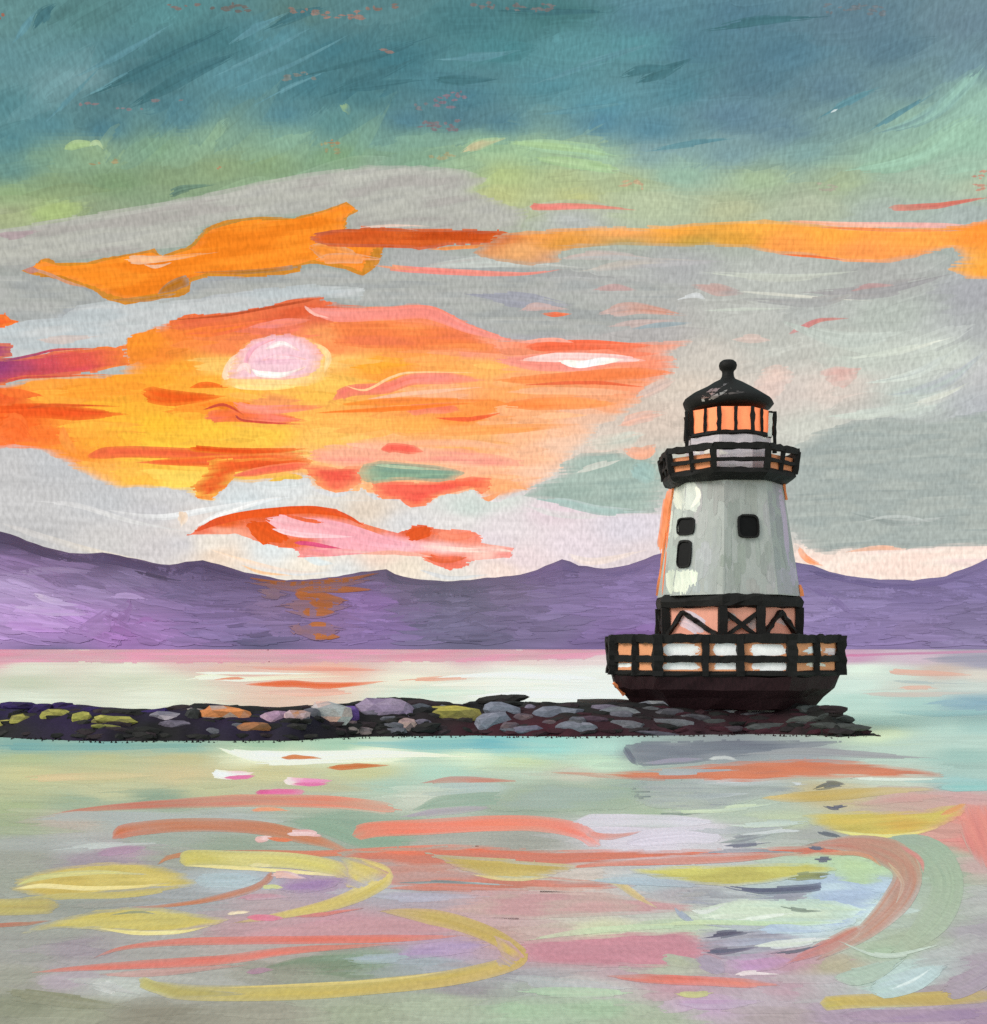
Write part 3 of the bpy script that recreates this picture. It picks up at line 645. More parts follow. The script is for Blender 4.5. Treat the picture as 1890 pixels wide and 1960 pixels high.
# sun
sun = empty('sun', ORG + ray(530, 690).normalized() * (SKY_R - SKY.k * .35))
tag(sun, 'pink white sun with a cream rim glowing through the orange cloud', 'sun')
piece(SKY, 'halo', sun, [
 fl(SKY, [(424,739),(427,715),(440,690),(458,668),(480,652),(520,640),(560,637),(600,648),(626,668),(640,690),(634,712),(618,728),(596,737),(540,742),(480,744),(440,742)], [(255,198,110),(255,216,146),(255,206,130)], rag=8, jit=.05, soft=.9, under=GLOW),
 st(SKY, [(430,728),(440,700),(462,672)], 16, [(255,226,190),(252,214,190)], taper=(.1,.3)),
 st(SKY, [(440,738),(500,742),(590,738)], 10, [(255,226,160),(255,220,120)], taper=(.2,.3), rag=.2),
 st(SKY, [(600,655),(628,680),(620,715)], 12, [(255,214,150),(255,220,160)], taper=(.3,.3)),
])
piece(SKY, 'disc', sun, [
 fl(SKY, [(436,722),(444,696),(462,668),(486,650),(520,641),(552,638),(584,646),(606,660),(618,682),(610,706),(588,720),(540,727),(500,726),(464,726)], [(244,198,206),(248,206,214),(240,190,204)], ang=-4, rag=3, sp=2.4, jit=.035),
 st(SKY, [(478,712),(472,690),(490,662),(530,648)], 9, [(240,176,196),(246,190,206)], taper=(.3,.3)),
 st(SKY, [(480,705),(500,716),(545,716),(590,700)], 12, [(255,250,246),(255,240,236),(250,216,224)], taper=(.3,.5)),
 st(SKY, [(506,668),(540,658),(575,672)], 10, [(250,224,230),(255,234,236),(246,204,216)], taper=(.3,.4)),
 st(SKY, [(500,690),(540,682),(590,688)], 9, [(240,186,202),(250,214,222)], taper=(.3,.4)),
 st(SKY, [(450,712),(470,700),(480,716)], 12, [(250,216,214)], taper=(.3,.3)),
])
# low grey clouds
SKY.under = None
LOWF = field([(20,900,(186,186,190)),(60,960,(190,190,194)),(100,890,(184,186,192)),(200,960,(186,188,194)),(300,980,(190,190,196)),(60,1010,(184,184,188)),(200,1040,(196,194,196)),(300,1050,(198,194,198)),(330,940,(196,196,200)),(372,1000,(216,208,206)),(350,1040,(200,198,204)),(420,1060,(236,214,192)),(400,1040,(226,218,210)),(470,960,(200,208,214)),(560,935,(208,212,216)),(620,960,(212,208,204)),(600,1080,(232,222,210)),(520,1050,(214,220,224)),(650,1090,(214,216,218)),(700,975,(226,210,192)),(780,1000,(208,208,212)),(780,1085,(226,214,200)),(870,1000,(216,212,214)),(860,1100,(218,214,210)),(960,1000,(218,210,216)),(940,1030,(216,206,214)),(960,1090,(232,212,206)),(1050,980,(220,204,214)),(1100,1040,(220,208,218)),(1200,1010,(208,202,214)),(1240,1060,(216,204,210)),(1000,1070,(222,206,212)),(730,1060,(240,214,196)),(900,970,(196,206,204)),(960,950,(206,212,210))], soft=14)
SKY.under = LOWF
cloud('low_cloud', 'low pale grey cloud bank resting on the purple hills', [
 fl(SKY, [(-60,860),(40,858),(72,860),(100,876),(140,898),(212,932),(300,933),(350,938),(382,958),(406,960),(430,940),(446,920),(470,924),(496,928),(540,918),(586,916),(602,938),(640,950),(672,944),(695,932),(704,945),(722,958),(762,960),(792,976),(818,970),(838,952),(872,944),(905,938),(928,958),(950,960),(1025,940),(1060,945),(1100,975),(1180,985),(1262,985),(1262,1130),(-60,1130)], LOWF, ang=1, sp=3.2, rag=4, jit=.035, edge=2.5),
 st(SKY, [(60,958),(150,968),(260,1000),(370,1020)], 10, [(206,206,210),(212,212,214)], taper=(.3,.5), rag=.3),
 st(SKY, [(200,975),(300,990),(400,975),(560,945)], 12, [(204,204,208),(222,224,228),(216,220,224)], taper=(.4,.4), rag=.2),
 st(SKY, [(370,1010),(420,985),(500,960),(570,950)], 10, [(228,228,230),(216,222,228)], taper=(.3,.4), rag=.2),
 st(SKY, [(340,975),(350,990),(345,1010)], 20, [(232,206,180),(226,210,196)], taper=(.4,.4), rag=.3),
 st(SKY, [(480,925),(530,930),(590,925)], 16, [(206,212,216)], taper=(.3,.4)),
 st(SKY, [(0,1000),(90,1030),(170,1052),(290,1075)], 12, [(196,194,196),(204,200,198),(216,208,200)], taper=(.2,.4)),
 st(SKY, [(400,1050),(460,1072),(560,1096),(640,1094)], 10, [(250,220,190),(240,222,206),(214,216,220)], taper=(.4,.3)),
 st(SKY, [(460,1080),(500,1096),(560,1102)], 6, [(255,206,160)], taper=(.4,.4)),
 st(SKY, [(560,1040),(600,1072),(640,1080)], 16, [(214,222,226)], taper=(.4,.4)),
 st(SKY, [(800,1090),(860,1106),(940,1100)], 8, [(206,208,212)], taper=(.3,.4)),
 st(SKY, [(1080,1060),(1140,1075),(1250,1050)], 14, [(226,214,214),(232,216,212)], taper=(.3,.4), rag=.2),
 st(SKY, [(1264,1066),(1272,1000),(1284,915)], 16, [(255,170,120),(255,150,96),(255,160,110)], taper=(.2,.2), rag=.2),  # orange rim glow painted behind the tower's left edge
 st(SKY, [(1000,965),(1080,985),(1240,988)], 12, [(206,208,208),(214,206,212)], taper=(.3,.4), rag=.3),
])
SKY.under = SKYF
cloud('teal_grey_cloud', 'dusky teal grey cloud just left of the lighthouse tower', [
 fl(SKY, [(1000,950),(1032,925),(1080,908),(1078,885),(1120,868),(1180,862),(1210,876),(1250,880),(1264,900),(1262,980),(1180,985),(1110,978),(1060,960)], [(152,172,166),(160,178,172),(146,166,162)], ang=-3, rag=9, jit=.05),
 st(SKY, [(1010,952),(1080,962),(1160,978),(1255,978)], 18, [(166,190,188),(160,182,180)], taper=(.4,.3), rag=.3),
 st(SKY, [(1205,895),(1235,905),(1258,920)], 40, [(150,178,176),(156,182,178)], taper=(.2,.3), rag=.3),
 st(SKY, [(1110,850),(1180,845),(1240,830)], 30, [(206,198,188),(196,200,192)], taper=(.3,.3), rag=.3),
 st(SKY, [(1190,860),(1230,868),(1262,850)], 24, [(236,184,160),(244,176,144)], taper=(.3,.3), rag=.3),
 st(SKY, [(1100,905),(1140,892),(1190,880)], 12, [(190,196,190)], taper=(.3,.3), rag=.3),
 st(SKY, [(1180,815),(1220,800),(1280,790)], 22, [(238,188,166),(226,190,174)], taper=(.3,.3), rag=.3),
 st(SKY, [(1210,762),(1250,745),(1300,722)], 22, [(226,190,172),(214,190,178)], taper=(.3,.3), rag=.3),
])
cloud('blue_grey_cloud', 'large smooth blue grey cloud right of the lighthouse tower', [
 fl(SKY, [(1500,880),(1530,850),(1562,826),(1640,806),(1700,800),(1780,808),(1960,770),(1960,1048),(1830,1046),(1700,1058),(1620,1052),(1590,1066),(1540,1046),(1500,1000)], [(158,167,166),(164,172,170),(152,162,162),(160,169,168)], ang=-2, sp=3.6, rag=8, jit=.035),
 st(SKY, [(1620,980),(1720,1000),(1820,990)], 14, [(142,152,152),(166,174,174)], taper=(.4,.4), rag=.3),
 st(SKY, [(1640,1000),(1720,988),(1800,1002)], 6, [(176,184,184)], taper=(.4,.4), rag=.3),
 st(SKY, [(1610,1060),(1680,1052),(1740,1050)], 16, [(244,190,160),(236,196,176)], taper=(.4,.4), rag=.3),
])
cloud('cream_cloud', 'thin cream pink cloud edge lying on the hills at right', [
 fl(SKY, [(1520,1040),(1570,1062),(1640,1056),(1720,1052),(1830,1046),(1960,1046),(1960,1130),(1520,1130)], [(236,214,206),(240,222,214),(230,208,206)], ang=0, rag=6, jit=.04),
 st(SKY, [(1528,1046),(1545,1070),(1580,1084)], 12, [(255,160,110),(250,190,160)], taper=(.2,.4), rag=.2),
])
SKY.under = None
# flame shaped cloud over the hills
cloud('flame_cloud', 'small flame red and pink cloud low over the hills below the sun', [
 fl(SKY, [(360,1024),(385,1004),(420,992),(470,980),(520,975),(600,969),(645,973),(675,995),(712,1008),(765,1022),(792,1008),(815,1006),(830,1012),(905,1014),(925,1028),(920,1038),(985,1050),(975,1066),(900,1073),(888,1086),(860,1090),(815,1074),(800,1064),(700,1058),(640,1064),(575,1068),(568,1050),(505,1040),(465,1025),(400,1022)], field([(380,1018,(240,120,90)),(430,1000,(232,100,44)),(430,1018,(252,170,140)),(520,985,(230,94,38)),(600,978,(236,110,60)),(560,1005,(250,170,170)),(620,1000,(248,176,180)),(640,985,(236,110,60)),(560,1040,(236,110,60)),(590,1055,(246,150,146)),(650,1040,(248,176,186)),(700,1015,(238,130,90)),(720,1035,(248,176,186)),(780,1045,(250,190,196)),(800,1020,(228,92,40)),(860,1025,(246,140,110)),(910,1025,(248,140,116)),(840,1048,(255,206,200)),(940,1055,(255,206,190)),(860,1075,(242,120,96)),(820,1065,(248,140,110)),(970,1058,(246,150,140))], ay=2.4, soft=7, pw=2), ang=4, rag=5, sp=2.4, jit=.07),
 st(SKY, [(368,1020),(410,1000),(470,986),(540,978),(600,976),(655,985),(700,1008)], 15, [(216,84,50),(230,90,36),(228,88,36),(226,90,50)], taper=(.2,.3), rag=.05),
 fl(SKY, [(472,1000),(520,996),(540,1012),(556,1030),(535,1038),(505,1040),(486,1026)], [(228,88,34),(232,96,40)], ang=30, rag=4),
 st(SKY, [(506,993),(560,1003),(640,1012),(730,1036),(800,1046)], 30, [(252,196,200),(250,180,186),(248,172,182),(250,186,196)], taper=(.15,.35), rag=.1),
 st(SKY, [(520,1012),(580,1024),(680,1028)], 10, [(255,214,214),(252,196,204)], taper=(.2,.4)),
 st(SKY, [(540,985),(590,996),(625,1000)], 7, [(240,110,70)], taper=(.3,.3), rag=.3),
 st(SKY, [(562,1038),(600,1042),(668,1054)], 8, [(206,60,100),(226,90,130),(220,80,110)], taper=(.2,.4)),
 st(SKY, [(590,1052),(650,1056),(720,1058)], 12, [(250,150,156),(252,196,190)], taper=(.3,.4)),
 st(SKY, [(800,1044),(880,1052),(945,1052),(986,1056)], 9, [(252,214,206),(255,226,210),(250,170,160)], taper=(.2,.3)),
 fl(SKY, [(778,1018),(796,1007),(818,1006),(828,1014),(818,1028),(800,1036),(786,1030)], [(226,92,44),(222,86,40)], ang=-25, rag=5, soft=.6),
 st(SKY, [(838,1020),(870,1028),(912,1022)], 14, [(248,146,116),(246,134,104)], taper=(.2,.2)),
 st(SKY, [(808,1062),(850,1072),(898,1066)], 12, [(240,110,70),(244,120,90)], taper=(.2,.3), rag=.2),
 st(SKY, [(690,1060),(760,1058),(830,1066)], 8, [(250,180,160)], taper=(.3,.3)),
])

# ================================================================== HILLS
RIDGE = [(-1500,900),(-700,930),(-300,985),(0,1015),(40,1030),(90,1049),(140,1060),(200,1058),(260,1070),(310,1081),(345,1078),(378,1071),(420,1080),(450,1090),(500,1101),(545,1110),(600,1108),(650,1103),(700,1094),(722,1092),(737,1086),(752,1098),(770,1105),(820,1110),(880,1112),(940,1106),(1000,1100),(1040,1086),(1075,1069),(1110,1082),(1160,1089),(1210,1080),(1254,1062),(1300,1052),(1400,1046),(1480,1062),(1530,1078),(1560,1083),(1600,1098),(1680,1112),(1750,1116),(1800,1105),(1850,1088),(1892,1068),(2000,1050),(2300,1075),(2700,1040),(3400,1080)]
def interp(tab, x):
    for (a, ya), (b, yb) in zip(tab, tab[1:]):
        if x <= b: return ya + (yb - ya) * max(0, (x - a)) / (b - a)
    return tab[-1][1]
YB, YR = 2500.0, 4300.0
HILLF = field([(0,1030,(92,78,108)),(60,1050,(96,80,112)),(200,1075,(96,80,112)),(380,1085,(90,76,108)),(500,1110,(104,88,124)),(740,1095,(106,92,118)),(30,1080,(142,112,156)),(100,1100,(140,112,154)),(30,1120,(170,144,184)),(100,1150,(164,138,178)),(150,1110,(118,98,134)),(200,1130,(150,126,166)),(60,1180,(176,140,190)),(150,1180,(164,124,180)),(100,1215,(160,122,176)),(250,1110,(126,108,144)),(280,1150,(134,108,150)),(300,1200,(142,108,158)),(230,1210,(140,98,152)),(350,1130,(112,96,132)),(400,1180,(120,98,140)),(450,1150,(112,94,130)),(450,1210,(116,98,138)),(520,1160,(122,100,132)),(560,1190,(118,98,134)),(640,1180,(126,98,140)),(700,1150,(128,98,148)),(720,1200,(122,98,144)),(780,1130,(112,98,126)),(850,1130,(98,92,114)),(900,1160,(104,96,120)),(850,1200,(104,96,124)),(980,1130,(112,98,126)),(1050,1100,(114,96,134)),(1100,1150,(120,102,140)),(1050,1200,(112,98,130)),(1200,1120,(124,104,146)),(1200,1180,(128,106,150)),(1230,1220,(120,90,140)),(1560,1110,(122,106,146)),(1560,1160,(136,118,158)),(1650,1150,(128,112,152)),(1620,1200,(126,108,150)),(1750,1140,(118,102,142)),(1850,1110,(122,106,148)),(1850,1180,(114,100,134)),(1750,1210,(126,108,146)),(1880,1220,(122,108,142)),(100,1238,(86,80,108)),(500,1238,(88,82,110)),(900,1238,(92,86,110)),(1150,1238,(104,86,124)),(1700,1240,(118,100,140)),(-600,1100,(130,106,148)),(2500,1150,(122,106,146))], soft=26)
def build_hills():
    v, f, c = [], [], []
    xs = list(np.arange(-1500, 3400, 16)); rows = 22
    for x in xs:
        ry = interp(RIDGE, x) + 1.6 * nz(x * .05, 1.2) * 2
        rs = sum(interp(RIDGE, x + q) for q in range(-320, 321, 32)) / 21; zs = CAMZ + (HY - rs) / F * YR
        zr = CAMZ + (HY - ry) / F * YR
        for r in range(rows + 6):
            if r <= rows:
                t = r / rows
                Y = YB + (YR - YB) * t
                z = zs * (t ** 0.85) + (zr - zs) * t ** 4
                if 0 < r < rows:
                    z += 10 * nz(x * .006, t * 3.2, .7) * math.sin(t * math.pi) + 1.5 * nz(x * .03, t * 6, 4)
                z = max(z, -1) if r else -1
            else:
                t = (r - rows) / 6; Y = YR + 1800 * t; z = zr * (1 - t) - 1
            X = (x - HX) / F * Y * (1 if r <= rows else YR / Y)
            v.append((X, Y, z))
            c.append(HILLF(x, HY - (z - CAMZ) / Y * F) / E_HILL if r <= rows else np.array(lin((110, 95, 130))))
    H = rows + 6
    for i in range(len(xs) - 1):
        for r in range(H - 1):
            a = i * H + r
            f.append((a, a + H, a + H + 1, a + 1))
    return link_mesh('hills', v, f, M_HILL, None, c, smooth=True)
hills = build_hills()
tag(hills, 'long range of purple hills along the far shore', None, None, 'structure')
HIL = Surf('hill', M_HILL, E_HILL, BVHTree.FromPolygons([v.co.copy() for v in hills.data.vertices], [tuple(p.vertices) for p in hills.data.polygons]))
HIL.under = HILLF
def hill_base(m):
    rnd = random.Random(21)
    for k in range(900):
        x = rnd.uniform(-250, 2150); ry = interp(RIDGE, x); y = rnd.uniform(ry + 12, 1232)
        L = rnd.uniform(40, 130); w = rnd.uniform(5, 15); a = rnd.gauss(3 if x < 500 else 0, 6) + (12 if x < 350 else 0)
        if min(interp(RIDGE, x - L / 2), interp(RIDGE, x + L / 2)) and max(interp(RIDGE, x - L / 2), interp(RIDGE, x + L / 2)) > y - 12: continue
        dx, dy = math.cos(R(a)) * L / 2, math.sin(R(a)) * L / 2
        if y + abs(dy) > 1237: continue
        c0 = HILLF(x, y) * (1.04 + rnd.gauss(0, .11))
        stroke(m, HIL, [(x - dx, y - dy), (x, y + rnd.uniform(-3, 3)), (x + dx, y + dy)], w, (lambda px, py, c0=c0: c0), taper=(.2, .4), rag=.25, jit=.09, bw=2.8)
piece(HIL, 'brush_strokes', hills, [hill_base])['kind'] = 'stuff'
piece(HIL, 'heather_patch', hills, [
 fl(HIL, [(205,1236),(216,1195),(232,1160),(250,1146),(252,1170),(242,1205),(232,1236)], [(138,98,150),(134,100,148)], ang=-65, rag=4, sp=3),
 fl(HIL, [(150,1200),(200,1165),(215,1170),(208,1210),(170,1225)], [(150,116,164),(142,106,156)], ang=-30, rag=5),
 st(HIL, [(60,1135),(100,1150),(160,1160)], 13, [(188,166,198),(178,152,192)], taper=(.3,.4), rag=.3),
 st(HIL, [(20,1160),(90,1170),(190,1176)], 16, [(184,156,196),(172,138,186)], taper=(.3,.4), rag=.3),
 st(HIL, [(0,1195),(60,1200),(130,1210)], 18, [(176,136,190),(166,124,182)], taper=(.2,.4), rag=.3),
 st(HIL, [(20,1100),(90,1092),(200,1096)], 14, [(160,134,172),(150,126,166)], taper=(.3,.4), rag=.3),
 st(HIL, [(200,1145),(240,1140),(290,1150)], 12, [(168,140,184)], taper=(.4,.4), rag=.3),
 st(HIL, [(255,1195),(280,1185),(305,1190)], 10, [(140,100,152)], taper=(.4,.4), rag=.3),
])
piece(HIL, 'dark_crest', hills, [
 st(HIL, [(-20,1022),(40,1040),(110,1064),(200,1076)], 18, [(92,76,106),(88,74,104)], taper=(.1,.3), rag=.1),
 st(HIL, [(110,1062),(200,1068),(320,1092),(380,1084)], 18, [(94,78,112),(88,74,106)], taper=(.2,.2), rag=.1),
 st(HIL, [(345,1086),(380,1080),(440,1096),(520,1116)], 16, [(88,74,106),(96,82,116)], taper=(.1,.4), rag=.1),
 st(HIL, [(240,1088),(320,1108),(360,1112)], 8, [(86,74,102)], taper=(.2,.4), rag=.5, jit=.2),
 st(HIL, [(700,1104),(737,1096),(770,1112),(860,1118)], 14, [(108,92,120),(94,86,110)], taper=(.3,.4), rag=.2),
 st(HIL, [(780,1142),(830,1132),(950,1130)], 22, [(96,88,112),(98,92,114)], taper=(.3,.4), rag=.3),
 st(HIL, [(1540,1090),(1600,1105),(1700,1122),(1800,1116),(1880,1090)], 10, [(106,92,132),(110,94,136)], taper=(.2,.3), rag=.1),
 st(HIL, [(1540,1120),(1600,1150),(1650,1195)], 14, [(118,100,142),(122,104,146)], taper=(.3,.5), rag=.3),
 st(HIL, [(1000,1108),(1060,1086),(1110,1096)], 10, [(112,94,134)], taper=(.3,.4)),
 st(HIL, [(1150,1100),(1200,1096),(1245,1080)], 10, [(114,96,138)], taper=(.3,.3)),
])
HIL.lift = 5
piece(HIL, 'russet_sun_dabs', hills, [  # the sun's reflection on the hills, painted as russet strokes
 st(HIL, [(455,1112),(560,1122),(640,1120),(730,1108)], 26, [(140,96,92),(136,98,104)], taper=(.4,.4), rag=.3, veil=.15),
 st(HIL, [(520,1160),(600,1164),(680,1160)], 40, [(136,98,104),(132,98,112)], taper=(.4,.4), rag=.4, veil=.2),
 st(HIL, [(560,1205),(610,1208),(665,1205)], 36, [(134,98,106),(128,96,116)], taper=(.4,.4), rag=.4, veil=.2),
 st(HIL, [(474,1106),(540,1116),(600,1113),(660,1110),(728,1096)], 11, [(160,92,56),(166,96,52),(164,96,56),(150,92,66)], taper=(.3,.3), blend=.25),
 st(HIL, [(490,1130),(520,1136),(560,1140)], 22, [(132,102,114),(126,98,118)], taper=(.3,.4), rag=.4),
 st(HIL, [(560,1130),(620,1128),(715,1129)], 12, [(142,98,88),(164,94,54),(160,92,56)], taper=(.3,.25), blend=.25),
 st(HIL, [(563,1137),(600,1140),(670,1150)], 20, [(168,96,54),(164,92,50),(150,94,70)], taper=(.15,.4), rag=.1, blend=.25),
 st(HIL, [(590,1152),(625,1158),(660,1152)], 14, [(164,92,50),(158,92,60)], taper=(.2,.4), rag=.1, blend=.25),
 st(HIL, [(577,1171),(610,1172),(642,1171)], 15, [(168,98,52),(164,94,54)], taper=(.15,.35), rag=.1, blend=.25),
 st(HIL, [(590,1196),(612,1195),(638,1197)], 9, [(166,96,52)], taper=(.2,.4), blend=.25),
 st(HIL, [(596,1219),(620,1218),(652,1219)], 12, [(168,98,54),(160,94,56)], taper=(.1,.3), blend=.25),
 st(HIL, [(550,1200),(570,1205),(590,1215)], 24, [(136,100,112)], taper=(.4,.4), rag=.5),
])

# ================================================================== WATER
v = []; f = []
NX, NY = 24, 40
ys = [2.0 * (5400 / 2.0) ** (j / NY) for j in range(NY + 1)]
ys = [-400, -60, -5] + ys
c = []
for Y in ys:
    for i in range(NX + 1):
        v.append((-3800 + 7600 * i / NX, Y, 0.0)); c.append(np.array(lin((178, 178, 172))) / E_WATER)
for j in range(len(ys) - 1):
    for i in range(NX):
        a = j * (NX + 1) + i
        f.append((a, a + 1, a + NX + 2, a + NX + 1))
water = tag(link_mesh('water', v, f, M_WATER, None, c), 'calm pastel lake with swirls of coral and yellow', None, None, 'structure')

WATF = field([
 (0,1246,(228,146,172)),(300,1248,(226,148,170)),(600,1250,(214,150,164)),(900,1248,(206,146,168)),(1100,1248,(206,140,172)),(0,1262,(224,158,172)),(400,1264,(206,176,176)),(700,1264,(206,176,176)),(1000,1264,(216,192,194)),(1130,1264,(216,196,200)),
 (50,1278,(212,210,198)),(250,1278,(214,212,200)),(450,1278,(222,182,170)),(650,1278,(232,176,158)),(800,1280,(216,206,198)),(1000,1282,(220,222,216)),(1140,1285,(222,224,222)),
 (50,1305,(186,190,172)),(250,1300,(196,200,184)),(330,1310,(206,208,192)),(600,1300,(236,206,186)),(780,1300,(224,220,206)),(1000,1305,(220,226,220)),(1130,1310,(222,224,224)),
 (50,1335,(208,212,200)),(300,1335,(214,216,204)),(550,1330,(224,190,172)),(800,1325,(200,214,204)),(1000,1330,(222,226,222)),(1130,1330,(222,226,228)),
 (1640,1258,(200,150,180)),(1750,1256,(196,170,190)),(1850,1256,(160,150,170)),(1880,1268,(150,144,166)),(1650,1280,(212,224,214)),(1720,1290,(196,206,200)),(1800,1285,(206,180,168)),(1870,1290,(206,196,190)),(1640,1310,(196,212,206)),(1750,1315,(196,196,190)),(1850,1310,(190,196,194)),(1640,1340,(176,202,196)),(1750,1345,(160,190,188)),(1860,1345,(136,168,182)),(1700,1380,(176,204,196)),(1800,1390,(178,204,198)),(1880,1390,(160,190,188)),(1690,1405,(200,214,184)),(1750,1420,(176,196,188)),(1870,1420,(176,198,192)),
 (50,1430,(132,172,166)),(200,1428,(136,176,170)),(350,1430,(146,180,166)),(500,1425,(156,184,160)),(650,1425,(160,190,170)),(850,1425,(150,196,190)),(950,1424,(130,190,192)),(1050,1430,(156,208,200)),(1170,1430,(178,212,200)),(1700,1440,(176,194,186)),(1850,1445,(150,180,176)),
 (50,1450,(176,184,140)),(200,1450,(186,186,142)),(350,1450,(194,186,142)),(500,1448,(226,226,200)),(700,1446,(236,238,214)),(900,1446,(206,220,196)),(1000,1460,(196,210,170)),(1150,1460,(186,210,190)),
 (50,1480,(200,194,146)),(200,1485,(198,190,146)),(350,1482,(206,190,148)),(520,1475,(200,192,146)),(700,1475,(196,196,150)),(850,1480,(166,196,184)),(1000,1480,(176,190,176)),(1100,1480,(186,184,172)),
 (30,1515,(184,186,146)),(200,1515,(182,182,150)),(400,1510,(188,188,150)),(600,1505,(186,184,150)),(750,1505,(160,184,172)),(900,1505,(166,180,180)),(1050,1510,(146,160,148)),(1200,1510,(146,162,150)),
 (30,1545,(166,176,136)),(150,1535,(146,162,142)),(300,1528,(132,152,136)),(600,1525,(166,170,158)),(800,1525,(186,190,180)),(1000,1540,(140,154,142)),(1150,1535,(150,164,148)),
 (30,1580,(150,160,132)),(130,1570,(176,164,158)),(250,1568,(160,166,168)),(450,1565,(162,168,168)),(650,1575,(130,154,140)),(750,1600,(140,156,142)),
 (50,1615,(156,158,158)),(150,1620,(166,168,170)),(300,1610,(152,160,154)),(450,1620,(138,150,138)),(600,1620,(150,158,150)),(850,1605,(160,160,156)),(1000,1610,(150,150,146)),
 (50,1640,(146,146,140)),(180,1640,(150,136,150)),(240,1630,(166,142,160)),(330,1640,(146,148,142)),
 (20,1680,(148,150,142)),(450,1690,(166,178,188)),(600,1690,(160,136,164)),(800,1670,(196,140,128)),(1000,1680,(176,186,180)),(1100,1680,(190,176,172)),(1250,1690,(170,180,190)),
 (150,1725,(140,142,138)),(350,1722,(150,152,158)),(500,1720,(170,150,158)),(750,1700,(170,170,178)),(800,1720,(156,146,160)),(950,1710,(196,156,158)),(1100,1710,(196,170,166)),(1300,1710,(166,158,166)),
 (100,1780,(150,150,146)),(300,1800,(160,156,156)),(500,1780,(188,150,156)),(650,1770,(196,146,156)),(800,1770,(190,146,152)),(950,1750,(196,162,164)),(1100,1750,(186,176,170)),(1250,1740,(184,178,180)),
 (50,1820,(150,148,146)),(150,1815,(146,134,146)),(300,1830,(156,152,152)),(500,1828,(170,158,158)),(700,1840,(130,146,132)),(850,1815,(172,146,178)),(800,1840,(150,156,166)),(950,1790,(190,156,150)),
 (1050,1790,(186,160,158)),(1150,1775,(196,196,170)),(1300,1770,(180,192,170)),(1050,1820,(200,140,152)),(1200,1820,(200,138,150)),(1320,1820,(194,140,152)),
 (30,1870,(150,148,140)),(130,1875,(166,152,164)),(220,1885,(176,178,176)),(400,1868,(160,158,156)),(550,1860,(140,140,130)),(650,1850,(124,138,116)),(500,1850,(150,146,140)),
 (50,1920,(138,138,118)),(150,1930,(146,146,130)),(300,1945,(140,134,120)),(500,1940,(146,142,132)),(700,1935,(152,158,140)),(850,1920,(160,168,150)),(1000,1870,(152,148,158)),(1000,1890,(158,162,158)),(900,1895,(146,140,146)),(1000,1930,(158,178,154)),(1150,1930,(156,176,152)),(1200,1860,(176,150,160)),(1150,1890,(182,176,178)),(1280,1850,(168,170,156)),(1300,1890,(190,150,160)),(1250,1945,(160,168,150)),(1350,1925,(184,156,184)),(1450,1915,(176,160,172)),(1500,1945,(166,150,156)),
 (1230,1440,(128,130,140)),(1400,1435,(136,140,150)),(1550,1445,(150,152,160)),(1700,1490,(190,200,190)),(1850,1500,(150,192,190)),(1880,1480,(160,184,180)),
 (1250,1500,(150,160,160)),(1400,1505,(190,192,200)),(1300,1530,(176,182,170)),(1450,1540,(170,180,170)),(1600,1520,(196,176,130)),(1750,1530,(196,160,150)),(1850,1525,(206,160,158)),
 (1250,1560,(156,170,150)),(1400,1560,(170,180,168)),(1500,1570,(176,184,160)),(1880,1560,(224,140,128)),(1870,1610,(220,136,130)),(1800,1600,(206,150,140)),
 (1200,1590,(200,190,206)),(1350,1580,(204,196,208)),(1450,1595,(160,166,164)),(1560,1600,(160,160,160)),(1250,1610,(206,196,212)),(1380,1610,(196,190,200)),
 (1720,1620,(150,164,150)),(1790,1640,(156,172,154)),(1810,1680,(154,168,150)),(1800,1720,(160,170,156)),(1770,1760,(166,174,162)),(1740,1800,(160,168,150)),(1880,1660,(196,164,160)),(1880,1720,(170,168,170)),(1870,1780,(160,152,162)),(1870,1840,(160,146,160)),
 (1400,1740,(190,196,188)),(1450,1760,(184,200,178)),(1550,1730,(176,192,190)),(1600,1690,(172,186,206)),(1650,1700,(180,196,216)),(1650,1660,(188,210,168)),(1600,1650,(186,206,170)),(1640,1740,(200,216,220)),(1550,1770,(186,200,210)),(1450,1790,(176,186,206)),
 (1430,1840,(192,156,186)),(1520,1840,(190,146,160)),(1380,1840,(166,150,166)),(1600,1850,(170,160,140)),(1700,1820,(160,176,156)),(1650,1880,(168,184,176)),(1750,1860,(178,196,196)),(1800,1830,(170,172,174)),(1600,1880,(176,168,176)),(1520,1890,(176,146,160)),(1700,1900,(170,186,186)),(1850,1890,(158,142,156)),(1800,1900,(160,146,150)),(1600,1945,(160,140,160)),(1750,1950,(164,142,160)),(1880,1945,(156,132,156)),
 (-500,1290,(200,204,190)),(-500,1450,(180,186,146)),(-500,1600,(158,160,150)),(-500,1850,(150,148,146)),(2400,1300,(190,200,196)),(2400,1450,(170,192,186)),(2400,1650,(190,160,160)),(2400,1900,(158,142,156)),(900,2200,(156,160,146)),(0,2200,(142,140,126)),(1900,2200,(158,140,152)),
], ay=3.2, soft=10, pw=1.8)

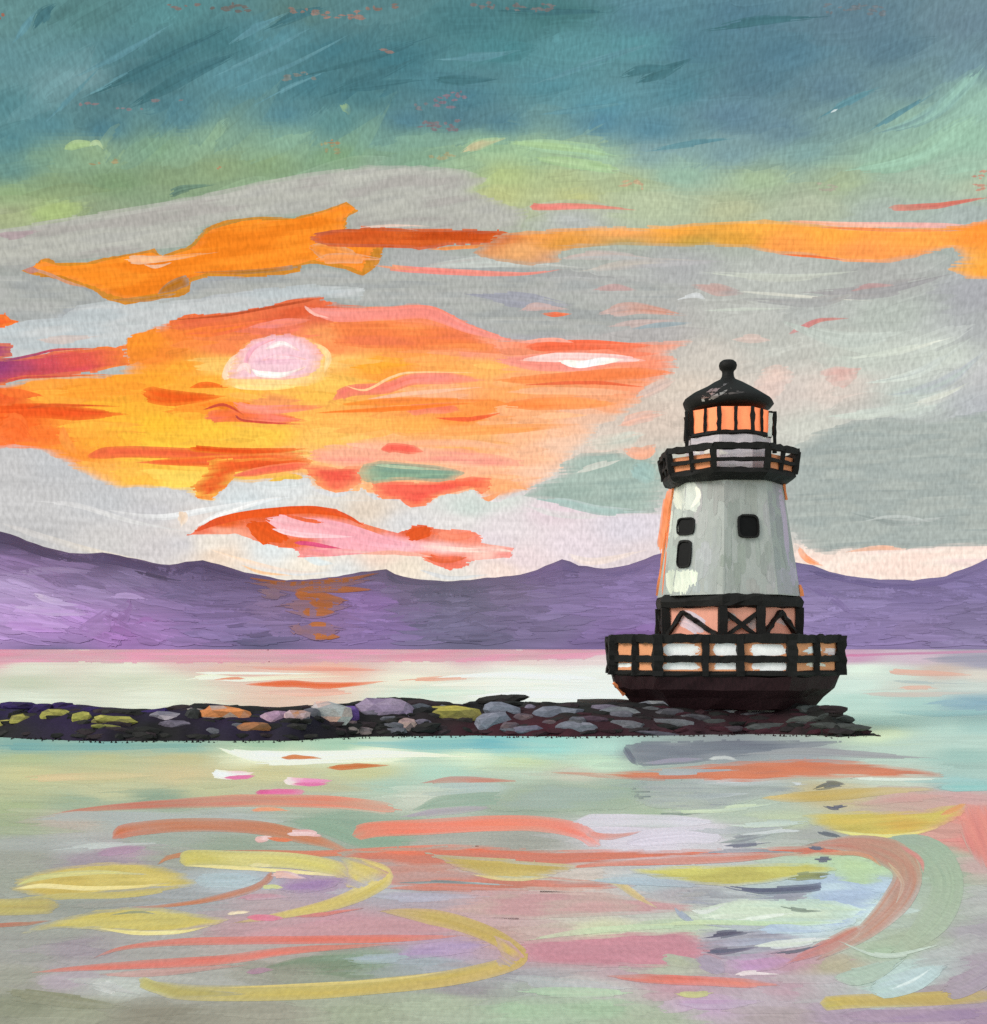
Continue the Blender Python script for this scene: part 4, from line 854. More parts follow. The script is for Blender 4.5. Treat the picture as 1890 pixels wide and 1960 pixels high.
WAT.under = WATF; WAT.veil = .2; WAT.soft = .9
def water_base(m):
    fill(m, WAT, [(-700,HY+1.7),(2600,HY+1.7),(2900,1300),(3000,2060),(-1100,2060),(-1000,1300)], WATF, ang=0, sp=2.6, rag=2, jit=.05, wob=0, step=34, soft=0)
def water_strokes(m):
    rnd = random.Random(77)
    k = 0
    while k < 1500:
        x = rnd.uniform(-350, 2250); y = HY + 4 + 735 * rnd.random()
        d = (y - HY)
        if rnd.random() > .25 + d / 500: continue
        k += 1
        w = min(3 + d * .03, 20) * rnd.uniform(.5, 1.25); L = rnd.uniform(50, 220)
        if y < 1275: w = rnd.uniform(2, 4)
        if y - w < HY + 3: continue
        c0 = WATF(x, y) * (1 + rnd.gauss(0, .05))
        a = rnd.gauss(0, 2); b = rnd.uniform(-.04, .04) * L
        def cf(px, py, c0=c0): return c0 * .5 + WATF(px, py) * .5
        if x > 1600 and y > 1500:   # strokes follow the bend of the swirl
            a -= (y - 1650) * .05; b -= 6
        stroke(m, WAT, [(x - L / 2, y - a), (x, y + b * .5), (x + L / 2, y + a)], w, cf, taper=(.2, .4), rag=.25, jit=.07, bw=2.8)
wb = piece(WAT, 'brush_strokes', water, [water_base, water_strokes]); wb['kind'] = 'stuff'

def wp(name, *ops):
    return piece(WAT, name, water, ops)
# far water, white and orange sun streaks painted in as ripples
wp('pink_band', st(WAT, [(-60,1248),(500,1250),(1000,1249),(1170,1249)], 7, [(230,140,170),(224,144,170),(210,144,164),(216,140,176)], taper=(0,.1), bw=2),
   st(WAT, [(0,1258),(400,1262),(800,1261)], 6, [(226,156,176),(210,160,168),(206,160,172)], taper=(.1,.4), bw=2))
wp('pink_band', st(WAT, [(1600,1256),(1700,1252),(1950,1246)], 5, [(206,110,156),(196,120,160),(206,150,180)], taper=(.2,.1), bw=2),
   st(WAT, [(1760,1262),(1830,1262),(1950,1256)], 12, [(176,160,176),(146,140,162),(150,144,168)], taper=(.4,0), bw=2.4))
wp('pink_band', fl(WAT, [(-80,1243),(400,1243),(900,1243),(1175,1243),(1172,1252),(1100,1262),(900,1266),(600,1268),(300,1268),(-80,1268)], [(226,144,168),(216,150,168),(208,158,170),(226,150,176)], sp=2.2, rag=6, wob=0, soft=.25))
wp('ripple', st(WAT, [(425,1275),(560,1278),(760,1284)], 10, [(214,180,172),(236,160,142),(232,150,134)], veil=.02, taper=(.4,.4), rag=.3))
wp('ripple', st(WAT, [(350,1302),(400,1296),(460,1300),(560,1296),(700,1294)], 10, [(244,238,214),(246,236,216),(240,214,190)], veil=.02, taper=(.2,.5), rag=.15))
wp('ripple', st(WAT, [(370,1288),(460,1289),(640,1290)], 5, [(246,240,222)], veil=.02, taper=(.2,.4)))
wp('ripple', st(WAT, [(408,1301),(450,1298),(470,1300)], 5, [(226,120,70)], taper=(.4,.4)))
wp('ripple', st(WAT, [(465,1311),(560,1309),(640,1312),(745,1304)], 13, [(226,102,54),(222,96,48),(228,104,58),(236,120,76)], veil=.02, taper=(.25,.4), rag=.08))
wp('ripple', st(WAT, [(740,1304),(850,1298),(950,1296)], 9, [(236,150,120),(236,180,160)], taper=(.4,.4), rag=.4, jit=.15))
wp('ripple', st(WAT, [(470,1325),(600,1326),(720,1322)], 14, [(228,186,170),(238,172,152)], veil=.02, taper=(.4,.4), rag=.4, jit=.1))
wp('ripple', st(WAT, [(800,1312),(960,1308),(1130,1312)], 12, [(236,226,216),(226,230,226)], taper=(.4,.3), rag=.3))
wp('white_ripple', st(WAT, [(820,1298),(960,1292),(1080,1296),(1150,1300)], 14, [(236,236,226),(242,240,230),(238,236,228)], veil=.03, taper=(.4,.1), rag=.3))
wp('white_ripple', st(WAT, [(860,1334),(980,1330),(1100,1332),(1150,1334)], 12, [(234,238,232),(240,242,238)], veil=.03, taper=(.4,.1), rag=.3))
wp('ripple', st(WAT, [(760,1328),(860,1326),(980,1324)], 12, [(186,208,198),(206,218,208)], taper=(.3,.4), rag=.3))
wp('ripple', st(WAT, [(1690,1284),(1760,1288),(1880,1292)], 11, [(226,160,140),(222,168,150)], taper=(.2,.4), rag=.3))
wp('ripple', st(WAT, [(1700,1302),(1760,1306),(1880,1310)], 6, [(160,172,176),(170,176,180)], taper=(.4,.4), rag=.4))
wp('ripple', st(WAT, [(1715,1318),(1760,1316),(1800,1318)], 8, [(226,170,150)], taper=(.3,.3), rag=.3))
wp('ripple', st(WAT, [(1640,1328),(1740,1330),(1890,1326)], 9, [(206,182,172),(190,180,176)], taper=(.3,.3), rag=.3))
wp('ripple', st(WAT, [(1760,1348),(1830,1346),(1930,1350)], 12, [(150,180,190),(130,164,184)], taper=(.4,.1), rag=.3))
wp('ripple', st(WAT, [(1700,1362),(1800,1366),(1930,1360)], 12, [(156,192,188),(150,188,188)], taper=(.4,.1), rag=.3))
# under the breakwater, white and orange sun streaks painted on the water
wp('teal_ripple', st(WAT, [(-40,1428),(120,1430),(280,1428),(420,1426)], 14, [(116,162,162),(128,172,166),(134,172,160)], taper=(0,.4), rag=.2))
wp('teal_ripple', st(WAT, [(640,1422),(800,1426),(940,1424),(1100,1430)], 18, [(166,196,180),(134,188,188),(116,180,188),(166,206,198)], taper=(.3,.3), rag=.2))
wp('white_ripple', st(WAT, [(410,1430),(480,1446),(600,1448),(760,1444),(940,1450)], 22, [(240,240,216),(246,244,224),(244,244,222),(228,232,208)], veil=.03, taper=(.3,.5), rag=.15))
wp('white_ripple', st(WAT, [(480,1462),(560,1460),(700,1458)], 10, [(244,242,220)], veil=.03, taper=(.3,.5), rag=.3))
wp('orange_sun_dab', st(WAT, [(536,1451),(570,1449),(618,1452)], 9, [(206,106,54),(214,120,66)], veil=.03, taper=(.3,.5)))
wp('orange_sun_dab', st(WAT, [(624,1470),(680,1467),(748,1464)], 11, [(196,106,52),(204,112,60)], veil=.03, taper=(.25,.5)))
wp('pink_dab', st(WAT, [(402,1479),(440,1484),(490,1479)], 17, [(250,236,232),(246,206,214)], veil=.03, taper=(.1,.4), rag=.15), st(WAT, [(428,1489),(460,1488),(490,1485)], 8, [(222,110,164)], veil=.03, taper=(.3,.3)))
wp('pink_dab', st(WAT, [(542,1494),(580,1497),(640,1494)], 15, [(246,216,220),(240,140,190),(232,140,186)], veil=.03, taper=(.1,.4), rag=.1), st(WAT, [(560,1500),(600,1502),(630,1500)], 7, [(224,110,166)], veil=.03, taper=(.3,.4)))
wp('pink_dab', st(WAT, [(486,1518),(530,1516),(586,1516)], 11, [(210,80,140),(224,100,156),(226,120,166)], veil=.03, taper=(.15,.1)))
wp('orange_sun_dab', st(WAT, [(478,1552),(510,1549),(560,1552)], 8, [(236,156,120)], veil=.03, taper=(.3,.4), rag=.3))
# coral ripples, upper left
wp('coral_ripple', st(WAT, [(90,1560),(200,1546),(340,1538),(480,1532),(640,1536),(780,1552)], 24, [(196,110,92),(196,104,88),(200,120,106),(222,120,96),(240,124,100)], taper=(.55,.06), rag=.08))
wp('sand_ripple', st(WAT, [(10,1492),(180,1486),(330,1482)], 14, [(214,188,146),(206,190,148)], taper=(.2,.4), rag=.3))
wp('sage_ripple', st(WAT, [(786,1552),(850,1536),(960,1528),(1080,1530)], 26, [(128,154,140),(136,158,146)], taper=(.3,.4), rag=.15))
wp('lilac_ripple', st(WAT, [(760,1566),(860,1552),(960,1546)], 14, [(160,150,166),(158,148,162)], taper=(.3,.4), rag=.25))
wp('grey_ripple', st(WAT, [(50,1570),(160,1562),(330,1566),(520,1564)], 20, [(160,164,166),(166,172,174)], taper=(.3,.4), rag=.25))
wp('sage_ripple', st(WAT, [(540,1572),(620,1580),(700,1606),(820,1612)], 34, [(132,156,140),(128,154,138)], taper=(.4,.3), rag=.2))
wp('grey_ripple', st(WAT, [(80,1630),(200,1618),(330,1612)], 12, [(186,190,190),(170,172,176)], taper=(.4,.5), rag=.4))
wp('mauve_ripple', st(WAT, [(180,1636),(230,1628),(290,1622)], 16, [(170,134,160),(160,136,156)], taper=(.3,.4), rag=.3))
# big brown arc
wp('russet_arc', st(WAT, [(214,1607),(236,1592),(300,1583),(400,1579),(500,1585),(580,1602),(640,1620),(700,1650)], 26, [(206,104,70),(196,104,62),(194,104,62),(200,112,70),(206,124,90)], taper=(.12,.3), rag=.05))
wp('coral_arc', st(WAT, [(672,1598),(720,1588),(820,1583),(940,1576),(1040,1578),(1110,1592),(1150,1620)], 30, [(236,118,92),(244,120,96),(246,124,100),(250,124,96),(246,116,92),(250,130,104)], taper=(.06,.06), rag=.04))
wp('pink_dab', st(WAT, [(548,1596),(585,1594),(620,1600)], 12, [(236,196,196),(230,170,170)], veil=.03, taper=(.15,.3), rag=.2))
wp('pink_dab', st(WAT, [(487,1607),(505,1606),(522,1602)], 12, [(232,180,176),(240,206,206)], veil=.03, taper=(.15,.4)))
wp('orange_sun_dab', st(WAT, [(510,1604),(540,1608),(566,1608)], 8, [(222,120,84)], veil=.03, taper=(.3,.4)))
wp('coral_ripple', st(WAT, [(300,1640),(420,1632),(600,1634),(760,1626),(930,1620)], 12, [(190,116,90),(206,116,80),(222,110,80),(236,116,92)], taper=(.4,.1), rag=.1))
wp('coral_ripple', fl(WAT, [(640,1630),(760,1622),(930,1622),(1100,1626),(1300,1628),(1500,1620),(1660,1610),(1600,1640),(1400,1638),(1200,1650),(1000,1664),(900,1654),(820,1660),(740,1652),(680,1648)], [(226,116,90),(206,120,100),(196,120,104),(222,112,88)], ang=0, rag=10))
wp('rose_ripple', fl(WAT, [(738,1672),(800,1664),(960,1672),(1100,1682),(1240,1688),(1200,1700),(1000,1706),(800,1704),(720,1694)], [(190,120,104),(206,128,112),(186,146,140)], rag=16))
wp('slate_reflection_ripple', st(WAT, [(750,1690),(850,1688),(1000,1696)], 6, [(120,128,130),(160,174,180)], taper=(.3,.5), veil=.04, rag=.4))
wp('coral_ripple', st(WAT, [(730,1700),(850,1700),(1000,1704)], 10, [(206,116,92),(206,130,112)], taper=(.3,.5), rag=.2))
wp('lilac_ripple', st(WAT, [(690,1714),(800,1718),(980,1716)], 18, [(160,160,172),(170,166,186),(176,160,172)], taper=(.3,.5), rag=.3))
wp('rose_ripple', fl(WAT, [(940,1704),(1060,1706),(1180,1712),(1300,1728),(1340,1745),(1200,1750),(1000,1760),(860,1752),(820,1742),(900,1730)], [(196,150,152),(192,162,156),(200,158,156)], rag=20))
wp('rose_ripple', fl(WAT, [(470,1782),(560,1768),(700,1756),(820,1760),(880,1780),(860,1788),(700,1794),(560,1796),(450,1798)], [(192,146,152),(198,150,156)], rag=16))
# yellow swirls at left
wp('yellow_swirl', fl(WAT, [(20,1704),(34,1684),(70,1668),(120,1658),(180,1651),(240,1651),(300,1656),(345,1668),(378,1690),(365,1698),(300,1704),(200,1712),(120,1718),(60,1716)], [(199,173,94),(207,185,108),(191,171,96)], ang=-1, rag=7, jit=.08),
   st(WAT, [(24,1702),(80,1696),(160,1700),(260,1698),(330,1690)], 9, [(229,207,134),(243,221,154),(239,217,144),(209,185,104)], veil=.07, taper=(.2,.5), rag=.1),  # highlight painted along the lower edge of the swirl
   st(WAT, [(30,1696),(80,1680),(180,1670),(290,1674)], 10, [(214,206,120),(222,210,128)], taper=(.3,.4)))
wp('yellow_swirl', st(WAT, [(20,1722),(120,1716),(240,1712),(372,1696)], 12, [(183,171,114),(199,181,108),(193,173,100)], veil=.07, taper=(.3,.2), rag=.15))
wp('yellow_swirl', st(WAT, [(-40,1738),(40,1736),(120,1732)], 32, [(189,173,102),(183,163,96)], veil=.07, taper=(0,.15), rag=.15))
wp('grey_ripple', st(WAT, [(120,1736),(240,1728),(380,1720)], 13, [(146,144,140),(150,150,152)], taper=(.2,.4), rag=.2))
wp('blue_ripple', st(WAT, [(372,1684),(430,1684),(505,1680)], 24, [(160,174,182),(166,180,192)], taper=(.1,.3), rag=.15))
wp('russet_arc', st(WAT, [(520,1668),(512,1684),(480,1702),(400,1722),(320,1734),(220,1738)], 13, [(186,110,72),(190,112,74),(196,120,84),(196,140,100)], taper=(.1,.5), rag=.06))
wp('russet_arc', st(WAT, [(300,1655),(330,1640),(400,1634),(540,1638)], 9, [(196,124,80),(196,110,66)], taper=(.3,.5)))
wp('yellow_swirl', st(WAT, [(650,1652),(700,1660),(738,1676),(710,1700),(640,1730),(540,1752),(440,1768)], 30, [(209,173,100),(217,187,112),(219,197,116),(203,181,100),(209,187,108),(199,177,100)], veil=.07, taper=(.05,.45), rag=.05))
wp('yellow_swirl', fl(WAT, [(655,1640),(690,1648),(728,1664),(748,1674),(724,1684),(690,1702),(660,1700),(664,1680),(650,1660)], [(209,187,108),(217,197,120)], ang=25, rag=4))
wp('yellow_swirl', st(WAT, [(342,1650),(370,1642),(450,1644),(560,1648),(640,1662),(668,1680)], 30, [(209,193,104),(203,189,102),(217,203,128),(213,199,116),(209,189,114)], veil=.07, taper=(.1,.12), rag=.06),
   st(WAT, [(350,1658),(430,1660),(560,1668),(655,1678)], 7, [(231,213,144),(243,225,164)], veil=.07, taper=(.3,.2)))
wp('yellow_swirl', fl(WAT, [(36,1790),(70,1772),(120,1756),(180,1745),(250,1737),(320,1740),(390,1752),(440,1760),(420,1770),(360,1780),(300,1788),(230,1786),(160,1778),(90,1778)], [(203,183,102),(199,183,110),(209,193,120)], ang=-2, rag=6, jit=.08),
   st(WAT, [(180,1776),(260,1786),(340,1784),(410,1772)], 8, [(229,211,134),(245,227,160),(225,205,130)], veil=.07, taper=(.3,.4)),
   st(WAT, [(210,1752),(260,1746),(300,1750)], 5, [(150,150,104)], taper=(.4,.4)))
wp('purple_patch', fl(WAT, [(526,1698),(560,1688),(600,1680),(660,1680),(645,1694),(610,1706),(570,1710),(540,1706)], [(154,122,164),(160,132,170)], rag=6))
wp('cream_dab', st(WAT, [(474,1656),(500,1656),(525,1659)], 7, [(240,222,150)], taper=(.2,.3), rag=.2))
wp('pink_dab', st(WAT, [(517,1676),(545,1674),(590,1682)], 14, [(222,176,164),(214,184,190)], veil=.03, taper=(.15,.4), rag=.25))
wp('cream_dab', st(WAT, [(500,1699),(520,1697),(545,1699)], 8, [(206,206,140)], taper=(.2,.3), rag=.2))
wp('mauve_ripple', st(WAT, [(450,1720),(500,1717),(560,1716)], 12, [(190,142,154),(180,150,166)], taper=(.3,.4), rag=.2))
wp('cream_dab', st(WAT, [(434,1750),(455,1747),(480,1746)], 6, [(250,226,190)], taper=(.2,.3)))
wp('pink_dab', st(WAT, [(470,1756),(505,1757),(545,1758)], 12, [(216,120,140),(212,130,150)], veil=.03, taper=(.3,.3)))
wp('russet_arc', st(WAT, [(-40,1772),(40,1769),(100,1762)], 8, [(180,110,86),(176,120,96)], taper=(0,.5)))
wp('coral_ripple', st(WAT, [(560,1756),(620,1750),(700,1738)], 8, [(206,120,110)], taper=(.4,.5), rag=.2))
# lower coral strokes
wp('coral_arc', st(WAT, [(170,1838),(230,1816),(330,1804),(480,1800),(650,1798),(800,1795),(895,1790)], 15, [(190,120,106),(206,116,98),(222,106,88),(224,110,92),(222,116,96),(214,130,104)], taper=(.4,.25), rag=.08))
wp('coral_arc', st(WAT, [(55,1862),(150,1854),(280,1846),(420,1838),(540,1822),(660,1812),(780,1806)], 18, [(206,124,106),(214,108,90),(220,104,90),(222,110,94),(216,116,100),(206,120,100)], taper=(.35,.4), rag=.06))
wp('rose_ripple', st(WAT, [(180,1866),(300,1862),(480,1846)], 14, [(196,146,140),(186,136,130)], taper=(.4,.4), rag=.2))
wp('lilac_ripple', fl(WAT, [(750,1828),(800,1812),(860,1800),(925,1800),(935,1812),(900,1824),(840,1832),(780,1838)], [(166,142,176),(174,150,182)], rag=7))
wp('sage_ripple', st(WAT, [(480,1860),(560,1846),(660,1838),(740,1838)], 22, [(134,136,120),(120,136,114),(126,144,130)], taper=(.4,.3), rag=.2))
wp('blue_ripple', st(WAT, [(650,1836),(720,1836),(800,1830)], 18, [(146,160,160),(160,170,184)], taper=(.3,.3), rag=.3))
wp('mauve_ripple', st(WAT, [(470,1862),(495,1858),(525,1856)], 11, [(170,126,150)], taper=(.3,.4)))
wp('yellow_swirl', st(WAT, [(720,1744),(790,1750),(870,1765),(940,1790),(985,1818),(995,1834),(955,1852),(860,1872),(740,1886),(600,1898),(460,1902),(340,1898),(268,1880)], 30, [(193,167,100),(199,173,100),(193,165,88),(199,169,92),(203,173,100),(199,173,96),(199,177,100),(193,175,100),(185,169,96)], veil=.07, taper=(.12,.06), rag=.04))
wp('yellow_swirl', fl(WAT, [(945,1790),(975,1802),(1006,1832),(975,1850),(950,1850),(958,1826)], [(203,173,94),(195,167,88)], ang=35, rag=4))
wp('yellow_swirl', st(WAT, [(400,1892),(560,1886),(740,1876),(880,1856)], 6, [(217,191,114),(223,199,124)], veil=.07, taper=(.4,.4)))
wp('yellow_swirl', st(WAT, [(262,1876),(300,1890),(360,1900),(480,1904)], 22, [(189,177,104),(181,165,96)], veil=.07, taper=(.1,.4), rag=.1))
wp('white_ripple', st(WAT, [(150,1880),(210,1890),(270,1905)], 24, [(178,178,180),(192,190,190)], veil=.03, taper=(.4,.4), rag=.5, jit=.15))
wp('rose_ripple', fl(WAT, [(1000,1800),(1080,1796),(1200,1786),(1326,1780),(1346,1800),(1346,1826),(1350,1842),(1270,1852),(1150,1850),(1020,1842)], [(200,136,148),(194,134,146),(204,146,156)], rag=8))
wp('mint_ripple', st(WAT, [(1000,1800),(1150,1780),(1330,1772)], 12, [(184,190,166),(196,206,172),(190,206,172)], taper=(.4,.3), rag=.3))
wp('yellow_swirl', st(WAT, [(1130,1680),(1180,1690),(1220,1715),(1262,1740)], 14, [(199,185,154),(209,183,128),(209,173,130)], veil=.07, taper=(.4,.4), rag=.25))
wp('sage_ripple', st(WAT, [(1260,1832),(1310,1842),(1370,1848)], 22, [(166,168,150),(160,160,152)], taper=(.2,.4), rag=.2))
wp('lilac_ripple', st(WAT, [(1330,1834),(1370,1850),(1390,1860)], 30, [(156,142,162),(160,146,168)], taper=(.2,.4), rag=.2))
wp('lilac_ripple', fl(WAT, [(1402,1832),(1440,1826),(1500,1830),(1530,1840),(1480,1858),(1420,1862),(1402,1850)], [(194,150,190),(186,144,174)], rag=7))
wp('coral_ripple', st(WAT, [(1160,1868),(1250,1874),(1380,1880),(1500,1886)], 18, [(200,140,132),(210,112,96),(232,112,88),(222,130,112)], taper=(.3,.2), rag=.12))
wp('white_ripple', st(WAT, [(1400,1868),(1440,1862),(1500,1866)], 9, [(216,200,206)], veil=.03, taper=(.3,.4), rag=.4))
wp('grey_ripple', st(WAT, [(950,1870),(1080,1884),(1250,1894)], 22, [(156,156,160),(170,172,176),(178,172,178)], taper=(.3,.4), rag=.3))
wp('yellow_swirl', st(WAT, [(1290,1902),(1330,1904),(1372,1900)], 12, [(199,193,134),(193,189,134)], veil=.07, taper=(.3,.3), rag=.2))
wp('mint_ripple', st(WAT, [(980,1898),(1100,1900),(1250,1902)], 20, [(160,184,158),(170,190,164)], taper=(.3,.4), rag=.3))
wp('lilac_ripple', st(WAT, [(1290,1920),(1370,1924),(1480,1916)], 18, [(180,146,176),(176,156,180)], taper=(.3,.4), rag=.2))
wp('grey_ripple', st(WAT, [(0,1900),(120,1915),(260,1930)], 26, [(134,132,108),(144,142,124)], taper=(.1,.4), rag=.3))
wp('yellow_swirl', st(WAT, [(1568,1922),(1620,1918),(1740,1914),(1940,1904)], 27, [(193,175,100),(197,171,92),(193,163,88),(191,167,96)], veil=.07, taper=(.1,.1), rag=.05))
wp('plum_ripple', st(WAT, [(1600,1945),(1760,1945),(1900,1940)], 24, [(160,136,160),(150,124,156)], taper=(.2,.1), rag=.2))
# right half of the near water
wp('coral_ripple', fl(WAT, [(1050,1480),(1180,1476),(1300,1468),(1400,1460),(1480,1454),(1560,1452),(1650,1458),(1740,1470),(1812,1480),(1790,1488),(1700,1490),(1600,1488),(1480,1494),(1380,1500),(1260,1496),(1160,1488)], [(206,126,98),(214,124,92),(196,122,100),(212,130,98)], ang=0, rag=12, jit=.08))
wp('coral_ripple', st(WAT, [(800,1500),(880,1492),(1000,1496)], 12, [(190,130,122),(200,124,106)], taper=(.4,.4), rag=.2))
wp('slate_reflection', fl(WAT, [(1192,1428),(1240,1420),(1400,1418),(1620,1420),(1560,1430),(1480,1440),(1400,1450),(1320,1462),(1230,1468),(1212,1456)], [(112,114,126),(122,126,136),(136,138,148)], soft=.25, ang=-1, rag=5, jit=.09),  # lighthouse reflection painted as a grey patch on the water
   st(WAT, [(1195,1430),(1208,1450),(1222,1466)], 12, [(96,98,114),(116,120,134)], taper=(.1,.3)),
   st(WAT, [(1355,1454),(1385,1450),(1416,1456)], 7, [(204,204,206)], taper=(.2,.3), rag=.2),
   st(WAT, [(1230,1462),(1290,1456),(1350,1452)], 8, [(140,130,156)], taper=(.3,.3)))
wp('slate_reflection_ripple', st(WAT, [(1400,1444),(1540,1438),(1680,1446),(1800,1452)], 13, [(140,142,152),(150,150,156),(146,136,150)], taper=(.3,.4), veil=.04, rag=.3))
wp('slate_reflection_ripple', fl(WAT, [(1212,1506),(1240,1498),(1330,1496),(1355,1504),(1352,1520),(1300,1530),(1250,1538),(1220,1536)], [(116,124,128),(130,140,138),(122,126,134)], soft=.3, ang=-2, rag=6, jit=.12),
   st(WAT, [(1240,1500),(1290,1506),(1345,1502)], 8, [(100,104,118)], taper=(.3,.4), rag=.2))
wp('white_ripple', st(WAT, [(1370,1506),(1450,1503),(1560,1500)], 14, [(212,208,218),(196,200,210)], veil=.03, taper=(.2,.5), rag=.3))
wp('mint_ripple', fl(WAT, [(960,1510),(1050,1500),(1150,1502),(1212,1510),(1225,1540),(1180,1550),(1050,1552),(940,1550)], [(142,158,146),(152,166,150),(148,162,156)], rag=9))
wp('mint_ripple', st(WAT, [(1250,1545),(1330,1550),(1420,1546),(1500,1536)], 14, [(190,206,170),(200,210,184),(180,190,180)], taper=(.2,.4), rag=.3))
wp('slate_reflection_ripple', st(WAT, [(1225,1560),(1290,1560),(1350,1556)], 8, [(116,130,124),(140,150,142)], taper=(.3,.4), veil=.04, rag=.42))
wp('lilac_ripple', st(WAT, [(1095,1574),(1150,1570),(1280,1572),(1380,1574)], 24, [(198,190,206),(206,198,214),(198,194,208)], taper=(.25,.3), rag=.12))
wp('lilac_ripple', st(WAT, [(1196,1616),(1240,1604),(1320,1598),(1390,1604)], 32, [(196,186,204),(206,196,214),(200,194,210)], taper=(.3,.15), rag=.1))
wp('coral_ripple', st(WAT, [(1120,1596),(1170,1602),(1230,1592)], 12, [(226,130,110),(206,146,136)], taper=(.1,.5), rag=.1))
wp('slate_reflection_ripple', st(WAT, [(1375,1614),(1430,1606),(1500,1592)], 22, [(150,156,158),(138,140,150),(170,176,176)], taper=(.35,.5), veil=.04, rag=.4, jit=.15))
wp('slate_reflection_ripple', st(WAT, [(1380,1620),(1430,1618),(1480,1612)], 7, [(112,112,130)], taper=(.3,.4), veil=.04, rag=.3))
wp('white_ripple', st(WAT, [(1390,1580),(1480,1576),(1560,1572)], 14, [(190,198,192),(176,186,184)], veil=.03, taper=(.3,.4), rag=.4, jit=.12))
wp('yellow_ripple', st(WAT, [(1410,1516),(1500,1526),(1600,1522),(1700,1514),(1830,1510)], 20, [(200,186,140),(212,180,112),(196,164,88),(206,180,120),(206,190,150)], taper=(.3,.4), rag=.2))
wp('slate_reflection_ripple', st(WAT, [(1552,1512),(1590,1502),(1625,1502)], 16, [(120,116,100),(112,112,118)], taper=(.35,.5), veil=.04, rag=.42), st(WAT, [(1575,1542),(1600,1546),(1628,1542)], 9, [(100,100,116)], taper=(.3,.3), veil=.04, rag=.42))
wp('yellow_ripple', fl(WAT, [(1535,1560),(1580,1552),(1650,1552),(1760,1552),(1850,1536),(1848,1550),(1822,1572),(1780,1592),(1720,1604),(1650,1604),(1600,1594),(1560,1580)], [(196,176,92),(206,184,96),(210,170,84)], ang=-3, rag=8, jit=.1),
   st(WAT, [(1590,1588),(1660,1600),(1740,1598),(1820,1574)], 9, [(222,216,130),(236,224,130),(226,186,96)], taper=(.3,.4), rag=.1),
   st(WAT, [(1800,1560),(1830,1548),(1850,1538)], 10, [(226,160,86)], taper=(.3,.3)))
wp('slate_reflection_ripple', st(WAT, [(1556,1590),(1590,1598),(1622,1604)], 8, [(96,100,110)], taper=(.35,.5), veil=.04, rag=.42))
wp('rose_ripple', st(WAT, [(1640,1540),(1720,1528),(1830,1524)], 18, [(200,164,154),(206,156,150)], taper=(.3,.3), rag=.3))
wp('aqua_ripple', st(WAT, [(1790,1508),(1840,1506),(1930,1504)], 18, [(160,196,190),(140,194,190)], taper=(.4,0), rag=.2))
wp('white_ripple', st(WAT, [(1610,1488),(1700,1492),(1840,1490)], 6, [(206,212,206)], veil=.03, taper=(.3,.4), rag=.2))
wp('coral_patch', fl(WAT, [(1850,1550),(1960,1530),(1960,1670),(1900,1668),(1860,1640),(1840,1600)], [(222,138,126),(216,130,122),(204,146,140)], ang=70, rag=10, jit=.08))
wp('white_ripple', st(WAT, [(1540,1590),(1480,1590),(1400,1600)], 10, [(196,198,204)], veil=.03, taper=(.3,.4), rag=.4))
# swirl at right
wp('slate_reflection', fl(WAT, [(1225,1500),(1300,1492),(1400,1498),(1500,1494),(1540,1512),(1440,1530),(1380,1546),(1300,1550),(1236,1544)], [(150,156,158),(160,166,166),(146,150,156)], ang=-1, rag=18, jit=.1, soft=.8))  # lower smudges of the lighthouse reflection, painted grey
wp('slate_reflection', fl(WAT, [(1300,1700),(1380,1694),(1480,1706),(1560,1700),(1580,1720),(1500,1740),(1400,1742),(1320,1732)], [(150,150,162),(166,166,174),(140,140,156)], ang=0, rag=18, jit=.12, soft=.8))
wp('slate_reflection', fl(WAT, [(1340,1782),(1420,1776),(1520,1782),(1540,1800),(1480,1826),(1400,1836),(1350,1826)], [(146,142,158),(160,156,170),(134,130,148)], ang=-2, rag=14, jit=.12, soft=.8))
for pts_, w_, c_ in [([(1215,1475),(1300,1478),(1420,1474)], 12, (150,150,160)), ([(1225,1520),(1320,1524),(1440,1518)], 16, (140,146,152)), ([(1240,1538),(1330,1536),(1400,1540)], 10, (150,156,156)), ([(1300,1586),(1400,1590),(1520,1582)], 14, (150,152,160)),
    ([(1330,1634),(1420,1628),(1540,1632)], 8, (128,124,140)), ([(1310,1706),(1420,1712),(1560,1708)], 18, (128,130,150)), ([(1320,1722),(1400,1726),(1500,1722)], 10, (150,150,162)), ([(1340,1770),(1420,1774),(1520,1768)], 12, (150,152,166)), ([(1350,1806),(1420,1804),(1520,1798)], 14, (140,136,156)), ([(1370,1834),(1430,1832),(1500,1828)], 12, (150,136,156))]:
    wp('slate_reflection_ripple', st(WAT, pts_, w_, [c_, tuple(v_ + 14 for v_ in c_), c_], taper=(.3,.4), rag=.4, jit=.14, veil=.25))  # grey streaks painted for the lighthouse reflection
SW = [(1320,1626),(1420,1630),(1540,1624),(1630,1622),(1700,1640),(1728,1672),(1722,1710),(1690,1760),(1620,1806),(1540,1846)]
wp('mint_patch', fl(WAT, [(1596,1640),(1640,1642),(1672,1656),(1686,1690),(1660,1700),(1600,1690)], [(186,206,160),(180,200,160)], rag=6))
wp('blue_patch', fl(WAT, [(1560,1690),(1600,1684),(1650,1690),(1684,1708),(1672,1735),(1640,1765),(1600,1780),(1540,1760),(1540,1720)], [(170,184,208),(176,190,212),(184,200,214)], rag=7))
wp('green_arc', st(WAT, [(1660,1612),(1760,1620),(1810,1670),(1806,1730),(1760,1790),(1700,1830)], 62, [(146,160,148),(150,166,148),(154,168,148),(158,170,152),(162,170,154)], taper=(.3,.3), rag=.08, bw=3.6))
